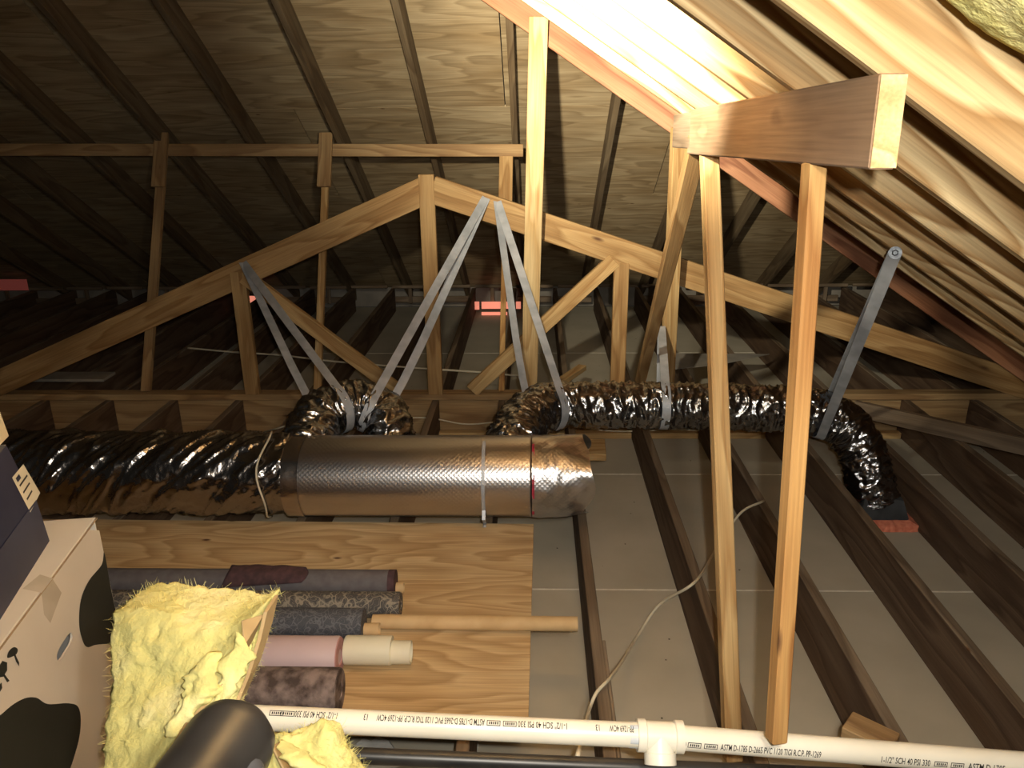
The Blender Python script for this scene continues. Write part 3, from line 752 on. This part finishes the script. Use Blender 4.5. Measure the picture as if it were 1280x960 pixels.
def stamp(px, base, d, ang, flip):
    # small outlined certification mark: a rounded frame with letters
    A = along(px, 905, base, d)
    tocam = (CAM-A); tocam = (tocam-d*tocam.dot(d)).normalized(); side = d.cross(tocam)
    if side.dot(UP) < 0: side = -side
    def pt(x, y, r=PR+0.0013):
        th = ang+y/PR; return A+d*x+(tocam*math.cos(th)+side*math.sin(th))*r
    V = []; F = []
    def quad(x0, y0, x1, y1):
        b0 = len(V); V.extend([pt(x0, y0), pt(x1, y0), pt(x1, y1), pt(x0, y1)]); F.append((b0, b0+1, b0+2, b0+3))
    W, Hh, tt = 0.027, 0.0105, 0.0014
    quad(-W/2, -Hh/2, W/2, -Hh/2+tt); quad(-W/2, Hh/2-tt, W/2, Hh/2); quad(-W/2, -Hh/2, -W/2+tt, Hh/2); quad(W/2-tt, -Hh/2, W/2, Hh/2)
    for i in range(5): quad(-0.009+i*0.004, -0.0025, -0.0066+i*0.004, 0.0025)
    mesh_obj('printed_mark', V, F, 'ink', pipe)
for px in (617, 637): stamp(px, pL, d1, UA-0.26, True)
for px in (361, 347): stamp(px, pL, d1, UA-0.26, True)
for px in (864, 884): stamp(px, pM, d2, LA+0.22, False)
for px in (1163, 1183): stamp(px, pM, d2, LA+0.22, False)

q0, q1 = atD(438, 943, 1.64), atD(1420, 984, 1.69)
q0, q1 = q0-UP*0.002, q1-UP*0.002
bp_ = thing('black_pipe', q0, 'long black plastic pipe running just below the white pipe', 'pipe')
lathe('pipe_run', q0, q1-q0, [(0, 0.013), (0.004, 0.0166), ((q1-q0).length, 0.0166)], 32, 'black', bp_)
q0, q1 = atD(600, 976, 1.72), atD(1420, 1018, 1.76)
o = lathe('lower_pvc_pipe', q0, q1-q0, [(0, 0.022), (0.002, PR), ((q1-q0).length, PR)], 32, 'pvc'); tag(o, 'plain white pipe just showing below the black pipe', 'pipe')

# ------------------------------------------------------------------ cables
def cable(label, pts, r=0.004, mat='cable', n=80, flat=False):
    P = catmull(pts, n)
    o = tube('cable', P, r, 8, mat); return tag(o, label, 'cable', 'attic cables')
cable('cream cable snaking over the joists and down behind the white pipe', [onZ(955, 626, JH+0.008), onZ(925, 642, JH+0.008), onZ(893, 690, 0.15), onZ(868, 728, JH+0.012), onZ(825, 755, 0.10), onZ(797, 795, 0.03), onZ(778, 826, 0.14), onZ(762, 848, JH+0.012), onZ(745, 867, JH+0.013), onZ(735, 893, JH+0.02), atD(722, 945, 1.78)], 0.0055)
cable('thin cream cable sagging in front of the plate behind the arched duct', [onY(505, 522, YH-0.08), onY(540, 523, YH-0.06), onY(580, 530, YH-0.06), onY(615, 528, YH-0.08), onY(650, 522, YH-0.1)], 0.0045)
cable('thin cream cable under the long foil duct', [onY(680, 537, YH-0.12), onY(720, 534, YH-0.09), onY(770, 539, YH-0.09), onY(850, 537, YH-0.09), onY(905, 541, YH-0.10)], 0.0045)
cable('pale cable lying across the far joists behind the truss', [onZ(235, 435, JH+0.01), onZ(290, 440, JH+0.006), onZ(350, 444, JH+0.006), onZ(420, 452, JH+0.006), onZ(520, 460, JH+0.006), onZ(610, 466, JH+0.006), onZ(655, 471, JH+0.006)], 0.007)
cable('short cream cable under the arch of the foil duct', [onZ(330, 540, 0.10), onZ(345, 536, 0.25), onY(380, 528, 4.0), onY(405, 545, 3.7)], 0.0045)
cable('cream cable dropping inside the loop of the arched duct', [onY(440, 524, 3.9), onY(425, 538, 3.85), onY(408, 553, 3.8)], 0.006, n=20)

# ------------------------------------------------------------------ loose boards and scraps
def lay(name, label, pa_, pb_, z, w_, t_, mat, cat='board', ref=(0, 1, 0)):
    o = board(name, onZ(*pa_, z+t_/2), onZ(*pb_, z+t_/2), w_, t_, ref, mat); return tag(o, label, cat)
lay('scrap_block', 'short pale wood offcut lying on a joist near the white pipe', (1058, 905), (1118, 934), JH+0.001, 0.085, 0.036, 'block', 'offcut')
lay('grey_board', 'short grey board lying across dark joists in the far left shadow', (45, 471), (137, 471), JH+0.001, 0.16, 0.02, 'greyboard')
lay('loose_board', 'long weathered board lying across joists beyond the floor boot', (1068, 510), (1300, 562), JH+0.001, 0.038, 0.089, 'oldtop', ref=(0, 1, 0))
lay('offcut', 'small pale wood offcut poking up behind the long foil duct', (700, 478), (728, 459), JH+0.002, 0.06, 0.036, 'stud', 'offcut')
V = [onZ(838, 442, JH+0.004), onZ(962, 443, JH+0.004), onZ(900, 456, JH+0.004), onZ(842, 462, JH+0.004)]
V2 = [v+Vector((0, 0, 0.003)) for v in V]
o = mesh_obj('cardboard_scrap', V+V2, [(3, 2, 1, 0), (4, 5, 6, 7), (0, 1, 5, 4), (1, 2, 6, 5), (2, 3, 7, 6), (3, 0, 4, 7)], 'greyboard'); tag(o, 'pointed grey cardboard scrap on the far joists', 'scrap')
def rag(name, label, pts, z, h):
    c = [onZ(x, y, z) for x, y in pts]; ctr = sum(c, Vector())/len(c); nn_ = len(c)
    V = c+[p+(ctr-p)*0.15+Vector((0, 0, h)) for p in c]+[ctr+Vector((0, 0, h*1.3))]
    F = [tuple(range(nn_-1, -1, -1))]
    for i in range(nn_):
        j = (i+1) % nn_; F.append((i, j, nn_+j, nn_+i)); F.append((nn_+i, nn_+j, 2*nn_))
    o = mesh_obj(name, V, F, 'debris'); return tag(o, label, 'debris')
rag('plaster_scrap', 'torn white plaster scraps on the drywall below the white pipe', [(442, 932), (452, 924), (463, 928), (474, 921), (488, 927), (497, 940), (500, 958), (478, 964), (452, 968), (445, 950)], 0.001, 0.012)
rag('plaster_scrap', 'tiny white plaster crumb beside the joist below the white pipe', [(591, 926), (596, 922), (599, 932), (596, 940), (590, 938)], 0.001, 0.008)

# ------------------------------------------------------------------ cartons
BTZ = 0.93
fc = onZ(121, 648, BTZ); nc = onZ(0, 811, BTZ)
bd = (nc-fc); bd.z = 0; bd.normalize()          # towards the camera along the top edge
bo = Vector((bd.y, -bd.x, 0)); bo = bo if bo.x > 0 else -bo   # outwards, to the right
BL, BW = 0.68, 0.46
BZ0 = DZ
ctr = fc+bd*BL/2-bo*BW/2
rz = math.atan2(bd.y, bd.x)
carton = thing('cow_print_carton', (ctr.x, ctr.y, BZ0), 'white carton with black cow-print patches and a hand hole, under the navy box', 'carton')
BH = BTZ-BZ0
def cpt(s, z, o_=0.0): return fc+bd*s+bo*o_+Vector((0, 0, z-BTZ))
# walls are separate panels, the right one has the hand hole
hh = onP(81, 808, bo, bo.dot(fc)); hs_ = (hh-fc).dot(bd); hz = hh.z
hl, ht = 0.086, 0.028
def panel(nm, p0, p1, z0, z1, t, mat, par): 
    a = Vector((p0.x, p0.y, (z0+z1)/2)); b = Vector((p1.x, p1.y, (z0+z1)/2)); return board(nm, a, b, z1-z0, t, (0, 0, 1), mat, par, bev=0.0015)
TK = 0.005
e0, e1 = cpt(0, BTZ, -TK/2), cpt(BL, BTZ, -TK/2)
# right wall as a ring round the oval hole
ring = 28; outer = []; inner = []
for i in range(ring):
    a = 2*math.pi*i/ring; c, s_ = math.cos(a), math.sin(a)
    ix = math.copysign(abs(c)**0.6, c)*hl/2; iz = math.copysign(abs(s_)**0.8, s_)*ht/2
    inner.append((hs_+ix, hz+iz))
    k = 1/max(abs(c), abs(s_))
    ox, oz = c*k, s_*k
    outer.append((hs_+ox*(hs_ if ox < 0 else BL-hs_), hz+oz*((BTZ-hz) if oz > 0 else (hz-BZ0))))
V = []; F = []
for o_ in (0.0, -TK):
    for (s_, z_) in outer: V.append(cpt(s_, z_, o_))
    for (s_, z_) in inner: V.append(cpt(s_, z_, o_))
for i in range(ring):
    j = (i+1) % ring
    F.append((i, j, ring+j, ring+i)); F.append((2*ring+j, 2*ring+i, 3*ring+i, 3*ring+j))
    F.append((ring+i, ring+j, 3*ring+j, 3*ring+i)); F.append((j, i, 2*ring+i, 2*ring+j))
sw = mesh_obj('side_wall', V, F, 'carton', carton)
panel('side_wall', cpt(0, 0, -BW+TK), cpt(BL, 0, -BW+TK), BZ0, BTZ, TK, 'carton', carton)
panel('end_wall', cpt(TK/2, 0, -TK), cpt(TK/2, 0, -BW+TK), BZ0, BTZ, TK, 'carton', carton)
panel('end_wall', cpt(BL-TK/2, 0, -TK), cpt(BL-TK/2, 0, -BW+TK), BZ0, BTZ, TK, 'carton', carton)
p0 = cpt(0, BTZ-0.003, -BW/4-0.0015); p1 = cpt(BL, BTZ-0.003, -BW/4-0.0015)
board('top_flap', p0+Vector((0, 0, 0.005)), p1+Vector((0, 0, 0.005)), BW/2-0.002, 0.004, bo, 'carton', carton)
p0 = cpt(0, BTZ-0.003, -BW*0.75); p1 = cpt(BL, BTZ-0.003, -BW*0.75)
board('top_flap', p0+Vector((0, 0, 0.005)), p1+Vector((0, 0, 0.005)), BW/2-0.002, 0.004, bo, 'carton', carton)
board('kraft_edge', cpt(0.0, BTZ+0.0005, 0.0005), cpt(BL, BTZ+0.0005, 0.0005), 0.0035, 0.002, (0, 0, 1), 'carton_edge', carton, bev=0)
board('bottom', cpt(0, BZ0+0.003, -BW/2), cpt(BL, BZ0+0.003, -BW/2), BW-2*TK, 0.004, bo, 'carton', carton)
def patch(nm, pts, mat='cow', off=0.0008, par=carton, smoothn=6):
    P = [onP(x, y, bo, bo.dot(fc)+off) for x, y in pts]
    for p in P: p.z = max(p.z, BZ0+0.004)
    Q = []
    n_ = len(P)
    for i in range(n_):
        a, b, c, d = P[i-1], P[i], P[(i+1) % n_], P[(i+2) % n_]
        for k in range(smoothn if smoothn else 1):
            t = k/(smoothn or 1)
            Q.append(b if not smoothn else 0.5*((2*b)+(c-a)*t+(2*a-5*b+4*c-d)*t*t+(3*b-a-3*c+d)*t*t*t))
    return mesh_obj(nm, Q, [tuple(range(len(Q)))], mat, par)
def clipz(pts): return pts
patch('cow_patch', [(130.5, 691), (127, 706), (111, 726), (101, 750), (99, 780), (103, 800), (109, 809), (120, 806), (134, 805), (150, 808), (153.5, 806), (146, 770), (138, 732)])
patch('cow_patch', [(-30, 930), (5, 890), (28, 874), (45, 872), (60, 880), (85, 879), (98, 884), (101, 905), (96, 935), (80, 975), (40, 1010), (-20, 1010)])
# printed handling symbols: umbrella and glass
patch('umbrella_symbol', [(9, 822), (11, 814), (17, 809), (22, 811), (21, 817), (15, 821)], 'cow', 0.0008, carton, 4)
patch('umbrella_symbol', [(17, 818), (20, 827), (24, 833), (24, 828), (21, 822), (19, 817)], 'cow', 0.0008, carton, 0)
patch('glass_symbol', [(-2, 834), (3, 826), (9, 828), (9, 838), (4, 846), (-2, 847)], 'cow', 0.0008, carton, 0)
patch('glass_symbol', [(4, 845), (9, 853), (12, 851), (6, 843)], 'cow', 0.0008, carton, 0)
patch('glass_symbol', [(-3, 858), (2, 853), (3, 860), (-2, 868)], 'cow', 0.0008, carton, 0)
patch('tape_strip', [(52, 742), (66, 724), (77, 741), (63, 779), (55, 768)], 'tape', 0.0007, carton, 0)
zt = BTZ+0.0045
tp = [onZ(28, 736, zt), onZ(50, 718, zt), onZ(66, 723, zt), onZ(52, 741, zt)]
mesh_obj('tape_strip', tp, [(0, 1, 2, 3)], 'tape', carton)

# navy box on top
NZ0 = BTZ+0.0045; nk = onZ(62, 676, NZ0); nk2 = onZ(0, 775, NZ0)
nd = (nk2-nk); nd.z = 0; nd.normalize(); no = Vector((nd.y, -nd.x, 0)); no = no if no.x > 0 else -no
NL, NW, NH = 0.52, 0.29, 0.252
ntop = nk+Vector((0, 0, NH))
navy = thing('navy_box', (nk+nd*NL/2-no*NW/2), 'dark navy box with a small paper label stacked on the white carton', 'box')
def nb_(s, o_, z): return nk+nd*s+no*o_+Vector((0, 0, z))
lid = NH*0.62
lean = 0.035
def quadbox(nm, s0, s1, o0, o1, z0, z1, mat, par, shift=0.0):
    V = [nb_(s, o_+(shift if z == z1 else 0), z) for z in (z0, z1) for (s, o_) in ((s0, o0), (s1, o0), (s1, o1), (s0, o1))]
    return mesh_obj(nm, V, [(3, 2, 1, 0), (4, 5, 6, 7), (0, 1, 5, 4), (1, 2, 6, 5), (2, 3, 7, 6), (3, 0, 4, 7)], mat, par)
quadbox('base', 0, NL, -NW, 0, 0.0, 0.11, 'navy', navy, -0.008)
quadbox('lid', 0.006, NL-0.006, -NW+0.0, -0.010, 0.111, NH, 'navy', navy, -0.03)
quadbox('lid_top', 0.004, NL-0.006, -NW-0.03, -0.042, NH+0.0005, NH+0.004, 'navy_top', navy)
pn = no; k_ = no.dot(nk)-0.025
lab = [onP(x, y, no, k_) for x, y in ((16, 597), (30, 580), (41, 617), (27, 642))]
org = (lab[0]+lab[2])/2
# fit the label to the leaning lid wall
def lidw(p):
    s = (p-nk).dot(nd); z = p.z-nk.z; o_ = -0.010-0.03*((z-0.111)/(NH-0.111))+0.0012; return nb_(s, o_, z)
lb = mesh_obj('paper_label', [lidw(p) for p in lab], [(0, 1, 2, 3)], 'paper', navy)
def lerp4(u, v): return lidw((lab[0]*(1-u)+lab[1]*u)*(1-v)+(lab[3]*(1-u)+lab[2]*u)*v)+no*0.0006
for i in range(3):
    v0 = 0.28+i*0.2
    mesh_obj('printed_text', [lerp4(0.15, v0), lerp4(0.85-0.1*i, v0), lerp4(0.85-0.1*i, v0+0.05), lerp4(0.15, v0+0.05)], [(0, 1, 2, 3)], 'cow', lb)
mesh_obj('printed_text', [lerp4(0.15, 0.08), lerp4(0.45, 0.08), lerp4(0.45, 0.2), lerp4(0.15, 0.2)], [(0, 1, 2, 3)], 'navy', lb)
# cream box standing on the navy box
cz = NZ0+NH+0.0045
ck = onZ(11, 545, cz); 
cb = thing('cream_box', ck-no*0.1+nd*0.1, 'cream box edge standing on the navy box', 'box')
V = []
for z in (0.0, 0.10):
    for (s, o_) in ((0.0, 0), (0.30, 0), (0.30, -0.2), (0.0, -0.2)): V.append(ck+nd*s+no*(o_-z*0.10)+Vector((0, 0, z)))
mesh_obj('box_body', V, [(3, 2, 1, 0), (4, 5, 6, 7), (0, 1, 5, 4), (1, 2, 6, 5), (2, 3, 7, 6), (3, 0, 4, 7)], 'cream', cb)

# ------------------------------------------------------------------ insulation batts
def wool_mesh(name, grid, mat, parent, amp, res, origin=None):
    """closed lump from a box lattice pushed by noise"""
    bm = bmesh.new(); bmesh.ops.create_cube(bm, size=1)
    bmesh.ops.subdivide_edges(bm, edges=list(bm.edges), cuts=res, use_grid_fill=True)
    for v in bm.verts:
        q = v.co.copy(); w_ = grid(q)
        nrm = Vector((q.x*2, q.y*2, q.z*2)); nrm = Vector((nrm.x**5, nrm.y**5, nrm.z**5)); nrm = nrm.normalized() if nrm.length > 1e-6 else Vector((0, 0, 1))
        d = noise.noise(w_*9)*1.0+noise.noise(w_*22)*0.7+noise.noise(w_*55)*0.5+noise.noise(w_*120)*0.3
        w2 = grid(q+nrm*0.01); g = (w2-w_); g = g.normalized() if g.length > 0 else nrm
        v.co = w_+g*d*amp
    me = bpy.data.meshes.new(name); bm.to_mesh(me); bm.free()
    org = Vector(origin) if origin is not None else sum((v.co for v in me.vertices), Vector())/len(me.vertices)
    me.transform(Matrix.Translation(-org))
    for p in me.polygons: p.use_smooth = True
    o = link(name, me, mat, parent); world_to_parent(o, Matrix.Translation(org)); return o
# batt 1: upright slab standing on the deck, its kraft face turned to the right
tl, tr_ = atD(143, 775, 1.42), atD(316, 768, 1.34)
bl_, br_ = atD(125, 1010, 1.22), atD(225, 1010, 1.14)
back = Vector((0.25, 0.96, 0.0))*0.10
def g1(q):
    u, v_, t_ = q.x+0.5, q.z+0.5, q.y+0.5
    a = bl_*(1-u)+br_*u; b = tl*(1-u)+tr_*u
    zf = v_
    p = a*(1-zf)+b*zf
    if zf < 0.0: p = a
    return p + back*t_ + Vector((0, 0, 0.012*math.sin(u*5+1)*zf))
batt = thing('insulation_batt', ((bl_.x+br_.x)/2, (bl_.y+br_.y)/2, DZ), 'upright yellow glass wool batt with brown kraft facing, leaning by the carton', 'insulation')
wool_b = wool_mesh('glass_wool', g1, 'wool', batt, 0.013, 46)
lowc = (bl_+br_)/2+back*0.5
board('lower_batt', Vector((lowc.x+0.0, lowc.y+0.0, DZ+0.002)), lowc+Vector((0, 0, 0.01)), 0.14, 0.09, (1, 0, 0), 'wool', batt, bev=0.02)
# kraft facing: two strips along the right edge
def strip(nm, pts, depth, th, mat, par):
    P = [p for p in pts]; V = []; F = []
    for p in P: V += [p, p+depth]
    n_ = len(P)
    V2 = [v+th for v in V]; base = len(V); V = V+V2
    for i in range(n_-1):
        F.append((2*i, 2*i+1, 2*i+3, 2*i+2)); F.append((base+2*i+2, base+2*i+3, base+2*i+1, base+2*i))
        F.append((2*i, 2*i+2, base+2*i+2, base+2*i)); F.append((2*i+3, 2*i+1, base+2*i+1, base+2*i+3))
    F.append((1, 0, base, base+1)); F.append((2*n_-2, 2*n_-1, base+2*n_-1, base+2*n_-2))
    return mesh_obj(nm, V, F, mat, par)
kp = [atD(334, 765, 1.335), atD(326, 800, 1.32), atD(312, 845, 1.29), atD(292, 893, 1.26), atD(262, 960, 1.20), atD(240, 1010, 1.15)]
strip('kraft_edge', kp, Vector((0.004, 0.05, 0)), RT*-0.006, 'kraft', batt)
ks = [atD(330, 768, 1.345), atD(312, 810, 1.325), atD(298, 850, 1.295), atD(272, 895, 1.262), atD(240, 960, 1.205)]
V = []; F = []
lft = [atD(303, 776, 1.30), atD(306, 806, 1.28), atD(285, 850, 1.255), atD(243, 885, 1.235), atD(205, 950, 1.18)]
for a, b in zip(ks, lft): V += [a, b]
for i in range(len(ks)-1): F.append((2*i, 2*i+1, 2*i+3, 2*i+2))
o = mesh_obj('kraft_facing', V, F, 'kraft', batt); md = o.modifiers.new('solid', 'SOLIDIFY'); md.thickness = 0.002
tf = [atD(300, 790, 1.272), atD(313, 812, 1.28), atD(298, 845, 1.262), atD(283, 870, 1.245), atD(272, 885, 1.235), atD(283, 850, 1.25), atD(274, 832, 1.25), atD(262, 842, 1.248)]
def lump(nm, pts, r, par, mat='wool'):
    P = catmull(pts, 24); return tube(nm, P, lambda u: r*(0.35+0.65*math.sin(math.pi*min(1, max(0, 0.08+0.84*u)))), 18, mat, par, fn=lambda s, a, p: noise.noise(p*40)*0.006+noise.noise(p*90)*0.004)
def tuft(nm, pts, r, par, seed=0.0, flat=0.5):
    P = catmull(pts, 40); fr = frames(P); V = []; F = []; sg = 26
    for i, (p, (t, u, v)) in enumerate(zip(P, fr)):
        w_ = r*(0.15+0.85*math.sin(math.pi*(0.05+0.9*i/(len(P)-1))))
        for k in range(sg):
            a = 2*math.pi*k/sg; d = RT*math.cos(a)+FW*(math.sin(a)*flat)
            q = p+d*w_
            V.append(q+d*w_*(noise.noise(q*26+Vector((seed, 0, 0)))*0.9+noise.noise(q*60)*0.6+noise.noise(q*130)*0.3))
    for i in range(len(P)-1):
        for k in range(sg): F.append((i*sg+k, i*sg+(k+1) % sg, (i+1)*sg+(k+1) % sg, (i+1)*sg+k))
    F.append(tuple(range(sg-1, -1, -1))); F.append(tuple((len(P)-1)*sg+k for k in range(sg)))
    return mesh_obj(nm, V, F, 'wool', par, smooth=True)
tuft('torn_wool', [atD(296, 790, 1.285), atD(300, 815, 1.275), atD(288, 850, 1.262), atD(268, 890, 1.24)], 0.020, batt, 1.0)
tuft('torn_wool', [atD(268, 815, 1.275), atD(250, 850, 1.255), atD(232, 885, 1.235), atD(214, 920, 1.21)], 0.028, batt, 5.0)
def fibres(obj, par, count, ln, rad, seed):
    """loose glass strands standing off the surface, one mesh"""
    rnd = random.Random(seed); me = obj.data; org = obj.matrix_basis.translation.copy()
    if par is not None: org = org + par.location
    V = []; F = []; polys = me.polygons
    for _ in range(count):
        p = polys[rnd.randrange(len(polys))]; c = p.center+org; nrm = p.normal
        d = (nrm*0.55+Vector((rnd.uniform(-1, 1), rnd.uniform(-1, 1), rnd.uniform(-1, 1)))).normalized()
        e = Vector((rnd.uniform(-1, 1), rnd.uniform(-1, 1), rnd.uniform(-1, 1))).cross(d).normalized()
        c = c+Vector((rnd.uniform(-1, 1), rnd.uniform(-1, 1), rnd.uniform(-1, 1)))*0.003
        L = ln*rnd.uniform(0.4, 1.3); bend = e.cross(d)*L*rnd.uniform(-0.4, 0.4); b0 = len(V)
        pts_ = [c-nrm*0.002, c+d*L*0.5+bend*0.6, c+d*L+bend]
        for k, q in enumerate(pts_):
            wv = e*rad*(1-0.3*k); V += [q-wv, q+wv]
        F += [(b0, b0+1, b0+3, b0+2), (b0+2, b0+3, b0+5, b0+4)]
    o = mesh_obj('loose_fibres', V, F, 'wool', par); o['kind'] = 'stuff'; return o
fibres(wool_b, batt, 5000, 0.014, 0.00035, 3)
# batt 2: torn lump in front of the pipe
l0 = atD(395, 985, 1.34)
def g2(q):
    r = q.length*2; s_ = q.normalized() if q.length > 0 else q
    k = max(abs(q.x), abs(q.y), abs(q.z))*2
    e = s_*k
    return l0+RT*(e.x*0.088)+UP*(e.z*0.105*(1-0.12*e.x))+FW*(e.y*0.06)+UP*(0.012*math.sin(e.x*5))
b2 = thing('insulation_batt', (l0.x, l0.y, DZ), 'small torn yellow glass wool tuft in front of the white pipe', 'insulation')
wool_c = wool_mesh('glass_wool', g2, 'wool', b2, 0.016, 34)
fibres(wool_c, b2, 2500, 0.014, 0.00035, 8)
tuft('torn_wool', [atD(352, 925, 1.29), atD(375, 945, 1.27), atD(400, 975, 1.25)], 0.02, b2, 3.0)
board('kraft_facing', atD(344, 930, 1.30), atD(372, 985, 1.28), 0.03, 0.004, FW, 'kraft', b2)
board('lower_batt', Vector((l0.x, l0.y, DZ+0.002)), l0-Vector((0, 0, 0.02)), 0.10, 0.08, (1, 0, 0), 'wool', b2, bev=0.02)
# yellow batt tucked between the rafters, upper right corner
cpos = onP(1280, -36, nr, nr.dot(Vector((0, 0, ZR0)))+0.115)
def g3(q):
    k = max(abs(q.x), abs(q.y), abs(q.z))*2; s_ = q.normalized() if q.length > 0 else q
    e = s_*k*0.45+q*1.1
    dn = Vector((1, 0, -TR)).normalized()
    return cpos+dn*(e.x*0.13)+Vector((0, 1, 0))*(e.y*0.10)+nr*(e.z*0.04)
b3 = thing('insulation_batt', cpos, 'pale yellow insulation tuft tucked above the nearest right rafter', 'insulation')
wool_mesh('glass_wool', g3, 'wool', b3, 0.008, 16)

# ------------------------------------------------------------------ black rubber-capped rail end near the batts
tip = atD(303, 942, 0.98); low = atD(222, 1070, 0.84)
rail = thing('rubber_capped_rail', (low.x, low.y, 0.25), 'rounded dark rubber rail end poking up between the yellow batts', 'rail')
ax = (tip-low); L = ax.length; ax.normalize()
prof = []
R1 = 0.045
for i in range(9):
    a = math.radians(90*i/8); prof.append((L-R1*0.9+math.sin(a)*R1*0.9-0.0, max(0.001, R1*math.cos(a))))
lathe('rubber_cap', low, ax, [(0, R1*1.05), (L*0.4, R1*1.02)]+prof, 40, 'rubber', rail)
bk = FW*0.040+UP*0.022-RT*0.012
lathe('black_collar', low+bk, ax, [(0, R1*1.25), (L-R1*0.9, R1*1.25), (L-R1*0.45, R1*1.15), (L-R1*0.05, R1*0.8), (L+R1*0.12, R1*0.2)], 40, 'black', rail)
board('rail_post', Vector((low.x-0.02, low.y-0.0, 0.252)), low+ax*0.03, 0.05, 0.05, (1, 0, 0), 'black', rail)
